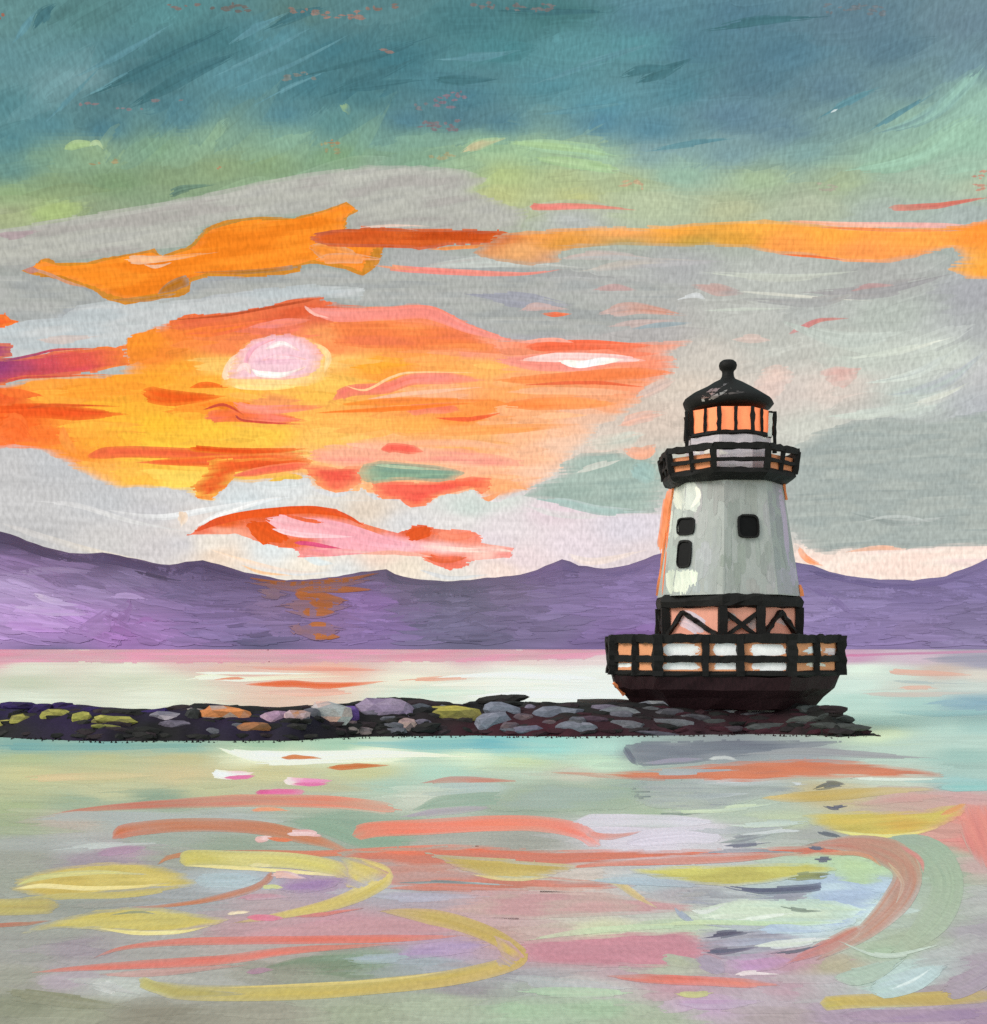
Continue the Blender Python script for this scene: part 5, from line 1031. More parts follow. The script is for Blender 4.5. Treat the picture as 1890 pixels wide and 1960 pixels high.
wp('russet_swirl', st(WAT, [(1540,1618),(1640,1616),(1716,1640),(1738,1680),(1712,1730),(1650,1788),(1560,1840)], 56, [(198,116,100),(194,124,108),(190,128,110),(190,130,108),(192,128,110),(194,130,116)], taper=(.3,.35), rag=.05, bw=3.4),
   st(WAT, [(1720,1616),(1762,1645),(1768,1672)], 9, [(214,122,118)], taper=(.2,.4)),
   st(WAT, [(1700,1650),(1728,1690),(1716,1730)], 8, [(206,150,120),(196,142,116)], taper=(.3,.4)),
   st(WAT, [(1560,1634),(1650,1636),(1690,1660)], 8, [(206,110,84)], taper=(.3,.4)))
wp('russet_swirl', st(WAT, [(1660,1770),(1580,1812),(1500,1846)], 26, [(194,124,102),(196,120,110),(196,130,130)], taper=(.2,.5), rag=.15))
wp('russet_swirl', st(WAT, [(1040,1664),(1200,1652),(1400,1644),(1540,1632)], 14, [(206,100,80),(216,116,92),(206,120,100),(196,116,96)], taper=(.5,.3), rag=.08))
wp('yellow_ripple', fl(WAT, [(1200,1664),(1320,1656),(1450,1654),(1590,1652),(1596,1664),(1560,1676),(1480,1690),(1400,1698),(1320,1690),(1250,1680)], [(196,186,104),(206,196,110),(190,178,100)], rag=12, jit=.08))
wp('yellow_ripple', fl(WAT, [(820,1634),(900,1640),(1000,1648),(1110,1656),(1080,1668),(1020,1682),(950,1686),(880,1664)], [(190,164,92),(200,176,108)], ang=3, rag=12), st(WAT, [(900,1674),(980,1684),(1060,1678)], 6, [(226,196,124)], taper=(.3,.4)))
wp('slate_reflection_ripple', st(WAT, [(1500,1682),(1550,1676),(1592,1674)], 16, [(150,152,96),(130,132,94)], taper=(.3,.2), veil=.04, rag=.42))
wp('slate_reflection_ripple', st(WAT, [(1375,1694),(1450,1704),(1550,1700),(1592,1690)], 15, [(110,110,132),(96,98,120),(100,102,124),(120,126,150)], taper=(.3,.2), veil=.04, rag=.42, jit=.14))
wp('slate_reflection_ripple', st(WAT, [(1555,1645),(1575,1645),(1596,1645)], 11, [(96,94,116)], taper=(.3,.1), veil=.04, rag=.42))
wp('slate_reflection_ripple', st(WAT, [(1545,1622),(1565,1624),(1580,1625)], 7, [(96,94,116)], taper=(.3,.2), veil=.04, rag=.3))
wp('blue_ripple', st(WAT, [(1110,1682),(1200,1686),(1300,1692),(1360,1700)], 14, [(176,190,184),(166,180,196),(160,166,180)], taper=(.3,.4), rag=.2))
wp('slate_reflection_ripple', st(WAT, [(1290,1716),(1370,1710),(1480,1718)], 18, [(160,156,160),(146,146,156),(170,172,178)], taper=(.3,.4), veil=.04, rag=.4, jit=.15))
wp('mint_ripple', fl(WAT, [(1360,1732),(1420,1724),(1520,1722),(1600,1724),(1650,1740),(1620,1766),(1500,1772),(1350,1768),(1330,1750)], [(186,200,180),(180,196,186),(196,206,190)], rag=12, jit=.08))
wp('white_ripple', st(WAT, [(1320,1740),(1350,1746),(1390,1730)], 8, [(204,206,204)], veil=.03, taper=(.3,.4), rag=.3), st(WAT, [(1330,1758),(1400,1754),(1470,1752)], 9, [(210,216,204),(196,204,190)], veil=.03, taper=(.3,.4), rag=.3))
wp('white_ripple', st(WAT, [(1400,1762),(1460,1756),(1530,1746)], 8, [(216,220,214)], veil=.03, taper=(.3,.4), rag=.3))
wp('mint_ripple', st(WAT, [(1200,1772),(1350,1766),(1520,1768),(1640,1764)], 9, [(206,214,172),(196,214,176),(206,224,216)], taper=(.3,.3), rag=.2))
wp('slate_reflection_ripple', st(WAT, [(1290,1735),(1310,1755),(1330,1762)], 12, [(150,156,176)], taper=(.3,.4), veil=.04, rag=.4))
wp('slate_reflection_ripple', st(WAT, [(1480,1732),(1530,1742),(1580,1744)], 8, [(130,140,130)], taper=(.3,.4), veil=.04, rag=.4))
wp('blue_ripple', st(WAT, [(1450,1780),(1500,1778),(1600,1782)], 18, [(170,182,206),(176,190,208)], taper=(.3,.4), rag=.2))
wp('slate_reflection_ripple', st(WAT, [(1344,1796),(1390,1788),(1455,1782)], 15, [(104,98,116),(96,92,112),(120,116,130)], taper=(.35,.5), veil=.04, rag=.42, jit=.12))
wp('slate_reflection_ripple', st(WAT, [(1348,1822),(1390,1820),(1460,1812)], 14, [(100,98,118),(108,104,122)], taper=(.35,.5), veil=.04, rag=.42, jit=.12))
wp('white_ripple', st(WAT, [(1440,1812),(1520,1806),(1600,1794)], 16, [(200,204,198),(206,206,212)], veil=.03, taper=(.3,.4), rag=.3, jit=.1))
wp('slate_reflection_ripple', st(WAT, [(1475,1826),(1530,1820),(1580,1806)], 6, [(110,106,120)], taper=(.3,.5), veil=.04, rag=.3))
wp('white_ripple', st(WAT, [(1600,1800),(1700,1830),(1830,1800)], 10, [(186,196,188)], veil=.03, taper=(.4,.4), rag=.5, jit=.12))
wp('blue_ripple', st(WAT, [(1660,1896),(1740,1880),(1820,1846)], 44, [(172,190,190),(176,192,200),(170,184,190)], taper=(.2,.4), rag=.15))
wp('white_ripple', st(WAT, [(1700,1896),(1750,1876),(1790,1850)], 6, [(204,214,218)], veil=.03, taper=(.3,.5), rag=.2))
wp('green_arc', st(WAT, [(1590,1872),(1660,1866),(1740,1830)], 34, [(164,180,168),(160,176,164)], taper=(.3,.4), rag=.25))
wp('plum_ripple', st(WAT, [(1800,1900),(1860,1880),(1940,1830)], 44, [(160,146,160),(156,140,158)], taper=(.2,.1), rag=.2))

# ================================================================== BREAKWATER
TOP = [(-900,1352),(-400,1350),(0,1349),(40,1343),(62,1343),(90,1350),(115,1344),(140,1346),(170,1350),(250,1354),(300,1352),(340,1346),(370,1342),(420,1346),(520,1350),(580,1346),(640,1344),(700,1336),(750,1331),(800,1333),(850,1342),(890,1349),(915,1346),(945,1332),(962,1324),(972,1330),(990,1339),(1100,1342),(1200,1341),(1350,1344),(1500,1342),(1560,1343),(1590,1348),(1620,1360),(1650,1378),(1672,1398),(1684,1409)]
BOT = [(-900,1416),(0,1411),(80,1416),(200,1420),(350,1419),(560,1419),(640,1414),(700,1411),(900,1409),(1100,1411),(1300,1408),(1450,1406),(1560,1408),(1600,1412),(1650,1409),(1684,1411)]
bw = empty('breakwater', (4, 48, 0))
tag(bw, 'low black breakwater of dark rubble and coloured stones reaching in from the left', 'breakwater')
ROCKF = field([(0,1355,(40,26,62)),(150,1355,(38,22,58)),(300,1360,(34,22,44)),(450,1358,(36,26,52)),(600,1355,(30,26,44)),(0,1400,(24,22,22)),(300,1400,(24,22,22)),(700,1350,(28,28,28)),(700,1400,(30,24,26)),(900,1350,(30,30,30)),(950,1400,(60,24,34)),(1050,1400,(66,26,36)),(1150,1400,(56,28,36)),(1300,1395,(60,34,42)),(1300,1360,(38,36,36)),(1450,1400,(56,30,36)),(1600,1380,(36,37,35)),(1650,1400,(34,35,34)),(1100,1355,(32,32,30)),(1250,1345,(40,34,36))], soft=10)
def build_mound():
    v, f, c = [], [], []
    xs = list(np.arange(-900, 1686, 6.0)); H = 13
    for x in xs:
        yb = interp(BOT, x) + .8 * nz(x * .03, 7); yt = interp(TOP, x) + 4 + 1.0 * nz(x * .03, 3)
        Df = (CAMZ) * F / (yb - HY); D0 = CAMZ * F / (interp(BOT, x) - HY)
        Dc = Df + 2.6
        zc = max(.05, CAMZ - (yt - HY) * Dc / F)
        wide = 9.0 if 1130 < x < 1640 else 3.4
        if x > 1600: wide = 4.0 * max(.12, (1690 - x) / 90)
        back = wide + 2.2
        for r in range(H):
            if r <= 7:
                t = r / 7; D = Df + (Dc - Df) * t; z = zc * math.sin(t * math.pi / 2) ** .8
                if 0 < r < 7: z += .05 * nz(x * .02, r * .9, 9); D += .08 * nz(x * .02, r * .9, 5)
                if r == 0: z = -.25
            elif r <= 9: D = Dc + (wide - 2.6 + .01) * (r - 7) / 2; z = zc - .06 * (r - 7)
            else: t = (r - 9) / 3; D = Dc + wide - 2.6 + 2.2 * t; z = (zc - .12) * (1 - t) - .25 * t
            v.append(((x - HX) / F * (D0 + .8), D, z))
            yy = HY + (CAMZ - z) / D * F
            c.append(ROCKF(x, yy))
    for i in range(len(xs) - 1):
        for r in range(H - 1):
            a = i * H + r
            f.append((a, a + H, a + H + 1, a + 1))
    e = (len(xs) - 1) * H
    f.append(tuple(range(e, e + H)))
    return link_mesh('rubble', v, f, M_STONE, bw, c, True)
mound = build_mound()
MB = BVHTree.FromPolygons([q.co.copy() for q in mound.data.vertices], [tuple(p.vertices) for p in mound.data.polygons])

def stone(cx, cy, w, h, cols, rnd, name='stone', sink=.32, seg=2, flat=.55):
    hit, nrm, _, _ = MB.ray_cast(ORG, ray(cx, cy).normalized())
    if hit is None:
        D = 46.0; hit = ORG + ray(cx, cy) * D
    D = hit.y
    W, Hh = w / F * D / 2, h / F * D / 2
    if nrm is not None and nrm.z > .9: hit = hit - Vector((0, 0, Hh * .45))
    else: hit = hit.copy()
    dep = max(Hh * .9, W * .3) * rnd.uniform(.8, 1.1)
    bm = bmesh.new(); bmesh.ops.create_icosphere(bm, subdivisions=seg, radius=1)
    sd = rnd.random() * 50
    v = []; 
    for q in bm.verts:
        p = q.co.copy()
        # squarish, angular lump
        g = max(abs(p.x), abs(p.z)); 
        n = 1 + .42 * nz(p.x * 1.3 + sd, p.y * 1.3, p.z * 1.3) + .08 * nz(p.x * 3.5 + sd, p.y * 3.5, p.z * 3.5)
        p = Vector((p.x * n, p.y * n, p.z * n))
        p.x = math.copysign(abs(p.x) ** .85, p.x); p.z = math.copysign(abs(p.z) ** .8, p.z)
        v.append(Vector((p.x * W, p.y * dep, p.z * Hh + p.x * W * .10 * math.sin(sd))))
    faces = [tuple(x.index for x in fa.verts) for fa in bm.faces]
    bm.free()
    # facets of slightly different pigment: split verts per face
    vv, ff, cc = [], [], []
    L = [np.array(lin(c)) for c in cols]
    off = hit + Vector((0, dep * sink, 0))
    for fa in faces:
        cen = sum((v[i] for i in fa), Vector()) / 3
        u = (nz(cen.x / W * 1.1 + sd, cen.z / Hh * 1.1, sd) * 1.3 + .5) * (len(L) - 1)
        u = min(max(u, 0), len(L) - 1.0001); k = int(u); t = u - k
        col = L[0] if len(L) == 1 else L[k] * (1 - t) + L[k + 1] * t
        col = col / E_ROCK * (1 + rnd.uniform(-.14, .14))
        b = len(vv)
        for i in fa: vv.append(tuple(v[i] + off)); cc.append(col)
        ff.append((b, b + 1, b + 2))
    return link_mesh(name, vv, ff, M_STONE, bw, cc)

rr = random.Random(3)
OL, SL, BR = [(140,136,66),(156,148,76),(108,102,58)], [(112,114,122),(98,100,108),(126,128,132)], [(190,122,76),(140,134,136),(170,108,70)]
ST = [(10,1385,34,12,OL),(42,1378,40,18,OL),(107,1371,52,24,OL),(156,1376,34,22,OL),(218,1380,78,17,OL),(200,1392,50,9,[(120,118,60),(104,100,56)]),
 (322,1373,78,32,[(122,118,130),(138,130,140),(100,96,108)]),(374,1359,30,13,[(146,136,134),(120,112,114)]),(370,1372,26,26,[(46,46,46)]),(425,1373,84,34,[(196,122,72),(184,116,74),(140,136,138)]),(484,1394,60,19,[(150,96,60),(120,84,62)]),
 (525,1378,56,26,[(146,116,140),(160,132,150),(130,104,130)]),(566,1374,40,26,[(156,108,76),(150,128,136),(180,150,160)]),(625,1371,72,44,[(136,138,142),(152,150,156),(190,152,140)]),(674,1398,22,13,[(120,108,106)]),
 (664,1372,40,36,[(92,66,126),(80,56,112)]),(735,1362,100,44,[(126,112,132),(142,124,146),(112,96,124)]),(803,1358,40,18,[(70,72,80)]),(842,1354,36,10,[(104,104,112),(90,90,98)]),(778,1392,40,26,[(140,116,116),(156,130,124),(116,98,100)]),(858,1373,98,36,[(168,152,68),(146,136,66),(120,110,62)]),(690,1400,44,13,[(126,106,108),(100,90,92)]),
 (960,1361,62,26,[(110,112,124),(98,100,112)]),(943,1384,60,32,[(104,106,118),(116,116,128),(96,96,108)]),(1010,1397,50,14,[(92,88,104),(104,100,112)]),(1064,1365,80,44,[(104,106,116),(94,96,108),(114,114,124)]),(1105,1393,66,19,[(104,104,114),(112,110,120)]),
 (1172,1363,78,24,[(108,110,112),(96,98,104)]),(1205,1388,58,15,[(96,94,100),(88,88,94)]),(1262,1351,66,30,SL),(1358,1358,94,46,SL),(1462,1361,112,34,[(92,96,92),(104,108,104),(84,86,84)]),(1560,1356,58,17,[(74,78,76),(66,70,68)]),(1545,1381,62,17,[(80,84,80),(72,76,74)]),(1602,1375,58,15,[(66,70,68),(56,60,58)]),
 (1290,1387,58,19,[(104,104,108),(92,92,98)]),(1470,1391,84,12,[(74,76,76),(66,68,68)]),(1612,1392,92,13,[(66,68,66),(58,60,58)]),(1240,1402,100,9,[(80,76,86),(70,66,76)]),(1395,1396,60,10,[(62,52,58)]),(1130,1378,70,12,[(80,60,72),(66,50,60)])]
for x_, y_, w_, h_, c_ in ST: stone(x_, y_, w_ * 1.2, h_ * 1.2, c_, rr, sink=.5)
# the black stones they are bedded among, and the crest line
DK = [[(30,29,28)],[(38,36,35)],[(26,25,26)],[(44,34,38)]]
for x in range(-860, 1610, 27):
    xx = x + rr.uniform(-8, 8); w = rr.uniform(44, 88); h = rr.uniform(13, 22)
    col = [(46,30,82),(36,24,60)] if (xx < 175 or 250 < xx < 330 and rr.random() < .5) else rr.choice(DK)
    stone(xx, interp(TOP, xx) + h * .5, w, h, col, rr, seg=2, sink=.1)
for x in range(-860, 1670, 44):
    xx = x + rr.uniform(-12, 12)
    yy = interp(BOT, xx) - rr.uniform(6, 12)
    stone(xx, yy, rr.uniform(30, 56), rr.uniform(8, 13), rr.choice(DK) if xx < 880 else rr.choice([[(58,28,36)],[(40,34,36)],[(50,28,34)]]), rr, seg=1, sink=.3)
for k in range(30):
    xx = rr.uniform(330, 1600); yy = rr.uniform(interp(TOP, xx) + 14, interp(BOT, xx) - 10)
    stone(xx, yy, rr.uniform(34, 66), rr.uniform(13, 22), rr.choice([[(92,90,98),(78,78,86)],[(104,96,110),(88,80,94)],[(70,70,74),(84,84,86)],[(96,78,80),(80,68,76)]]) if xx < 1250 else rr.choice([[(66,68,68),(56,58,58)],[(78,76,80),(66,64,70)]]), rr, sink=.68)
for k in range(230):
    xx = rr.uniform(-860, 1670); ya = interp(TOP, xx) + 8; yb = interp(BOT, xx) - 6
    if yb - ya < 8 or xx > 1630: continue
    yy = rr.uniform(ya, yb)
    pick = rr.choice(DK) if xx < 880 else rr.choice([[(52,26,33)],[(38,33,34)],[(46,27,32)],[(30,30,29)]])
    stone(xx, yy, rr.uniform(30, 70), rr.uniform(9, 18), pick, rr, seg=1, sink=.75)
for x in range(-840, -20, 52):
    stone(x + rr.uniform(-12, 12), rr.uniform(1368, 1388), rr.uniform(44, 76), rr.uniform(18, 30), rr.choice([OL, SL, [(122,118,130),(100,96,108)]]), rr)
# ragged row of pebbles at the waterline
def pebbles():
    v, f, c = [], [], []
    rnd = random.Random(9)
    for k in range(620):
        x = rnd.uniform(-300, 1690); y = interp(BOT, x) + rnd.uniform(-2.5, 3.2)
        D = CAMZ * F / (y - HY); s = rnd.uniform(.02, .065)
        P = Vector(((x - HX) / F * D, D, 0.0)); b = len(v)
        hgt = s * rnd.uniform(.9, 2.0)
        for a in range(5):
            an = a * 1.2566 + rnd.random() * .5
            v.append((P.x + math.cos(an) * s, P.y + math.sin(an) * s * 2, -.02))
        v.append((P.x, P.y, hgt))
        for a in range(5): f.append((b + a, b + (a + 1) % 5, b + 5))
        q = np.array(lin((28, 26, 26) if x < 900 else (44, 28, 32)))
        c += [q] * 6
    o = link_mesh('pebbles', v, f, M_STONE, bw, c); o['kind'] = 'stuff'
pebbles()

# ================================================================== LIGHTHOUSE
LX, LY = 10.03, 51.0
DX = 9.74      # axis of the deck
lh = empty('lighthouse', (LX, LY, 1.35))
tag(lh, 'grey tapered lighthouse with black roof, gallery and railed deck at the breakwater end', 'lighthouse')
def zpx(y, D=LY): return CAMZ + (HY - y) / F * D
PX = LY / F     # metres per pixel at the tower axis

class B:
    """collects boxes, bars and prisms, all with hand-drawn wobble"""
    def __init__(s, seed=1): s.v = []; s.f = []; s.r = random.Random(seed)
    def bar(s, a, b, w, h, up=Vector((0, 0, 1)), wob=.12, step=.35):
        a, b = Vector(a), Vector(b); d = b - a; L = d.length; d.normalize()
        if abs(d.dot(up)) > .9: up = Vector((0, 1, 0))
        sx = d.cross(up).normalized(); sz = sx.cross(d).normalized()
        n = max(2, int(L / step)); base = len(s.v)
        for i in range(n + 1):
            p = a + (b - a) * i / n
            for cx, cz in ((-1, -1), (1, -1), (1, 1), (-1, 1)):
                s.v.append(tuple(p + sx * (cx * w / 2 * (1 + s.r.uniform(-wob, wob))) + sz * (cz * h / 2 * (1 + s.r.uniform(-wob, wob)))))
        for i in range(n):
            q = base + i * 4
            for k in range(4): s.f.append((q + k, q + (k + 1) % 4, q + 4 + (k + 1) % 4, q + 4 + k))
        s.f.append((base + 3, base + 2, base + 1, base)); e = base + n * 4; s.f.append((e, e + 1, e + 2, e + 3))
    def ring(s, profile, angs, cx=LX, cy=LY, wob=0.0, cap=True):
        """stack of polygon rings: profile = [(radius, z)], angs = list of corner angles (deg, 0 = towards the camera)"""
        base = len(s.v); N = len(angs)
        for r, z in profile:
            for a in angs:
                rr_ = r * (1 + s.r.uniform(-wob, wob))
                s.v.append((cx + math.sin(R(a)) * rr_, cy - math.cos(R(a)) * rr_, z + s.r.uniform(-wob, wob) * r))
        for j in range(len(profile) - 1):
            for k in range(N):
                a = base + j * N + k; b2 = base + j * N + (k + 1) % N
                s.f.append((a, b2, b2 + N, a + N))
        if cap:
            s.f.append(tuple(base + k for k in reversed(range(N))))
            e = base + (len(profile) - 1) * N; s.f.append(tuple(e + k for k in range(N)))
    def build(s, name, mat, parent, cols=None, smooth=False):
        c = None
        if cols is not None: c = [np.array(cols)] * len(s.v)
        return link_mesh(name, s.v, s.f, mat, parent, c, smooth)

OCT = [22.5 + 45 * k for k in range(8)]
OCT8 = [22.5 + 8 + 45 * k for k in range(8)]
def subdiv(angs, n=4):
    """corner angles with points along the straight sides; returns (angle, radius factor)"""
    out = []
    for i in range(len(angs)):
        a, b = R(angs[i]), R(angs[(i + 1) % len(angs)])
        A = Vector((math.sin(a), -math.cos(a))); Bv = Vector((math.sin(b), -math.cos(b)))
        for k in range(n):
            p = A.lerp(Bv, k / n); out.append((math.degrees(math.atan2(p.x, -p.y)), p.length))
    return out
def ring_wobbly(b, profile, angs, wob, n=4, cx=LX):
    P = subdiv(angs, n); base = len(b.v); N = len(P)
    for r, z in profile:
        for a, q in P:
            rr_ = r * q + b.r.uniform(-wob, wob)
            b.v.append((cx + math.sin(R(a)) * rr_, LY - math.cos(R(a)) * rr_, z + b.r.uniform(-wob, wob)))
    for j in range(len(profile) - 1):
        for k in range(N):
            a = base + j * N + k; c2 = base + j * N + (k + 1) % N
            b.f.append((a, c2, c2 + N, a + N))
    b.f.append(tuple(base + k for k in reversed(range(N)))); e = base + (len(profile) - 1) * N; b.f.append(tuple(e + k for k in range(N)))

def corner(r, a, z, cx=LX): return Vector((cx + math.sin(R(a)) * r, LY - math.cos(R(a)) * r, z))

# --- hull (base under the deck)
RD = 4.92
DKA = [22.5, 67.5, 112.5, 157.5, 202.5, 247.5, 285, 319]
zd = 2.38; zh = 1.18
b = B(2); ring_wobbly(b, [(3.9, zh - .25), (4.3, zh + .2), (4.75, zh + .55), (4.9, zd - .12)], DKA, .05, 6, DX)
b.build('base', M_PLUM, lh)
b = B(3); ring_wobbly(b, [(4.9, zd - .12), (4.97, zd - .06), (4.97, zd + .06), (4.88, zd + .10)], DKA, .03, 6, DX)
b.build('deck', M_BLACK, lh)
for za, zb in ((zh + .25, zd - .45),):
    b = B(470); b.bar(corner(4.42, 285, za, DX), corner(4.9, 285, zb, DX), .12, .12, wob=.4, step=.2); b.build('coral_rim_glow', M_ORANGE, lh)  # coral bar added for the orange glow at the hull edge
# --- deck railing: per side the rails, and each post a part
ztop = CAMZ + (HY - 1222) / F * 46.2
zmid = CAMZ + (HY - 1262) / F * 46.2
sides = []
for k in range(8):
    a0, a1 = OCT[k] - 45, OCT[k]
    if k == 0: a0 = -22.5
    sides.append((a0, a1))
def post(parent, p0, p1, w, seed, mat=M_BLACK):
    b = B(seed); b.bar(p0, p1, w, w * .9, wob=.26, step=.2); return b.build('post', mat, parent)
railing = empty('deck_railing', (LX, LY, zd)); railing.parent = lh; railing.matrix_parent_inverse = Matrix.Translation(-Vector(lh.location))
sd = 10
dsides = [(DKA[k - 1], DKA[k]) for k in range(8)]
for a0, a1 in dsides:
    A, C = corner(RD, a0, 0, DX), corner(RD, a1, 0, DX)
    for z, h in ((ztop, .34), (zmid, .26)):
        sd += 1; b = B(sd); q = A.copy(); w = C.copy(); q.z = w.z = z
        b.bar(q, w, .14, h, wob=.24, step=.22); b.build('rail', M_BLACK, railing)
    for t in ([0.0, .36, .62] if a0 == 319 else [0.0, .5]):
        sd += 1; p = A.lerp(C, t)
        post(railing, (p.x, p.y, zd - .1), (p.x, p.y, ztop + .14), .40 if t == 0 else .26, sd)
# --- cabin panels behind the railing, pale with coral underpaint at the rims
def PL(c, e=E_TOWER):
    q = np.array(lin(c)) / e
    return q * min(1, .9 / q.max())
for i, (a0, a1) in enumerate(dsides):
    r = RD - .10; A, C = corner(r, a0, zd + .1, DX), corner(r, a1, zd + .1, DX)
    b = B(60 + i); up = Vector((0, 0, ztop - zd - .15))
    n = (A + C) / 2 - Vector((LX, LY, zd + .1)); n.z = 0; n.normalize(); t = n * .08
    b.v += [tuple(p) for p in (A, C, C + up, A + up, A - t, C - t, C + up - t, A + up - t)]
    b.f += [(0, 1, 2, 3), (7, 6, 5, 4), (0, 4, 5, 1), (1, 5, 6, 2), (2, 6, 7, 3), (3, 7, 4, 0)]
    b.build('side_panel', M_TOWER, lh, PL((255, 176, 128), .6))
# --- trussed storey
TA = [-15, 15, 72, 108, 165, 195, 252, 288]
TA = sorted([a % 360 for a in TA])
zt0, zt1 = zd + .1, CAMZ + (HY - 1160) / F * 48.2
RT = 2.95
for i in range(8):
    a0, a1 = TA[i], TA[(i + 1) % 8]
    A, C = corner(RT - .08, a0, zt0), corner(RT - .08, a1, zt0)
    b = B(80 + i); up = Vector((0, 0, zt1 - zt0)); n = ((A + C) / 2 - Vector((LX, LY, zt0))); n.z = 0; n.normalize(); t = n * .08
    b.v += [tuple(p) for p in (A, C, C + up, A + up, A - t, C - t, C + up - t, A + up - t)]
    b.f += [(0, 1, 2, 3), (7, 6, 5, 4), (0, 4, 5, 1), (1, 5, 6, 2), (2, 6, 7, 3), (3, 7, 4, 0)]
    b.build('wall_panel', M_TOWER, lh, PL((236, 166, 144), .6))
    b = B(100 + i); p = corner(RT, a0, 0); b.bar((p.x, p.y, zt0), (p.x, p.y, zt1), .34, .3, wob=.12, step=.3); b.build('post', M_BLACK, lh)
    P0, P1 = corner(RT - .04, a0, 0), corner(RT - .04, a1, 0)
    zl, zu = CAMZ + (HY - 1222) / F * 48, zt1 - .2
    wide = False
    segs = [(0, .5), (.5, 1)] if wide else [(0, 1)]
    for s0, s1 in segs:
        Q0, Q1 = P0.lerp(P1, s0), P0.lerp(P1, s1)
        ap = {15: .5, 288: .3}.get(a0)
        if ap is not None:      # an upturned V in the outer bays
            M_ = Q0.lerp(Q1, ap)
            for n_, (E_, F_) in enumerate(((Q0, M_), (M_, Q1))):
                b = B(int(150 + i * 5 + n_)); b.bar((E_.x, E_.y, zl if n_ == 0 else zu), (F_.x, F_.y, zu if n_ == 0 else zl), .30, .17, wob=.3, step=.2); b.build('brace', M_BLACK, lh)
            continue
        for (za, zb) in ((zl, zu), (zu, zl)):
            b = B(int(120 + i * 7 + s0 * 10 + za * 3)); b.bar((Q0.x, Q0.y, za), (Q1.x, Q1.y, zb), .27, .17, wob=.2, step=.3); b.build('brace', M_BLACK, lh)
b = B(140); ring_wobbly(b, [(2.9, zt1 - .05), (3.1, zt1), (3.14, zt1 + .2), (3.1, zt1 + .42), (2.95, zt1 + .5)], TA, .05, 5)
b.build('cornice', M_BLACK, lh)
# --- tower shaft
zs0 = zt1 + .48; zs1 = CAMZ + (HY - 912) / F * 48.9
R0, R1 = 3.02, 2.27
def shaft_col(x, y): return None
SH = field([(1270,940,(190,192,190)),(1300,1000,(178,184,182)),(1290,1080,(170,178,176)),(1280,1130,(164,172,170)),(1340,960,(170,168,172)),(1345,1060,(166,168,174)),(1335,1130,(160,166,170)),(1370,940,(148,150,150)),(1400,1000,(142,148,146)),(1400,1080,(134,142,136)),(1380,1130,(152,156,156)),(1450,950,(148,152,150)),(1460,1060,(146,152,150)),(1450,1130,(158,158,158)),(1500,960,(160,156,168)),(1505,1060,(152,156,158)),(1515,1130,(160,160,166)),(1530,1100,(176,166,190))], ay=1, soft=14)  # left side painted lighter, as the side facing the light
v, f, c = [], [], []
P = subdiv(OCT8, 6); rows = 16; N = len(P)
for j in range(rows + 1):
    t = j / rows; r = R0 + (R1 - R0) * t; z = zs0 + (zs1 - zs0) * t
    for a, q in P:
        wv = .005 * nz(j * .7, a * .05); X = LX + math.sin(R(a)) * (r * q + wv); Y = LY - math.cos(R(a)) * (r * q + wv)
        v.append((X, Y, z)); c.append(np.array(lin((158, 162, 162))) / E_TOWER)
for j in range(rows):
    for k in range(N):
        a = j * N + k; a2 = j * N + (k + 1) % N; f.append((a, a2, a2 + N, a + N))
f.append(tuple(reversed(range(N)))); f.append(tuple(rows * N + k for k in range(N)))
shaft = link_mesh('shaft', v, f, M_TOWER, lh, c)
SHS = Surf('tower', M_TOWER, E_TOWER, BVHTree.FromPolygons([Vector(q) for q in v], f), eps=.0008)
def shaft_strokes(m):
    rnd = random.Random(44)
    for k in range(190):
        x = rnd.uniform(1262, 1530); y = rnd.uniform(925, 1140); L = rnd.uniform(24, 70); w = rnd.uniform(7, 16)
        c0 = SH(x, y) * (1 + rnd.gauss(0, .04))
        lean = (x - 1394) * .0011 * L
        stroke(m, SHS, [(x - lean / 2, max(919, y - L / 2)), (x + lean / 2, min(1146, y + L / 2))], w, (lambda px, py, c0=c0: c0), taper=(.1, .2), rag=.15, jit=.05, bw=2.6)
o = piece(SHS, 'brush_strokes', lh, [shaft_strokes]); o['kind'] = 'stuff'
piece(SHS, 'white_lit_patch', lh, [fl(SHS, [(1288,934),(1300,926),(1328,922),(1340,936),(1341,966),(1330,978),(1296,974),(1286,958)], [(206,206,200),(222,222,212),(196,200,196)], ang=75, rag=3, sp=2.6, jit=.07, step=7, soft=.3), st(SHS, [(1332,930),(1338,950),(1322,974)], 9, [(232,230,222)], taper=(.2,.3))])  # white dabs paint in the light on the left facet
piece(SHS, 'white_lit_patch', lh, [fl(SHS, [(1274,1098),(1284,1092),(1326,1092),(1337,1098),(1334,1118),(1318,1124),(1312,1140),(1284,1136),(1276,1120)], [(206,212,200),(216,220,208),(192,200,190)], ang=80, rag=3, sp=2.6, jit=.07, step=7, soft=.3)])
piece(SHS, 'white_lit_patch', lh, [st(SHS, [(1284,965),(1281,1000),(1277,1040)], 12, [(204,210,204),(192,198,196)], taper=(.1,.4), rag=.2)])
piece(SHS, 'coral_glow_edge', lh, [st(SHS, [(1291,922),(1280,1010),(1268,1140)], 2.6, [(250,150,100),(226,120,84),(248,140,90)], taper=(.1,.1), rag=.1)])  # orange rim glow painted down the left edge
piece(SHS, 'lilac_edge', lh, [st(SHS, [(1492,925),(1504,1010),(1512,1090)], 9, [(182,166,190),(176,166,188)], taper=(.2,.3), rag=.2)])
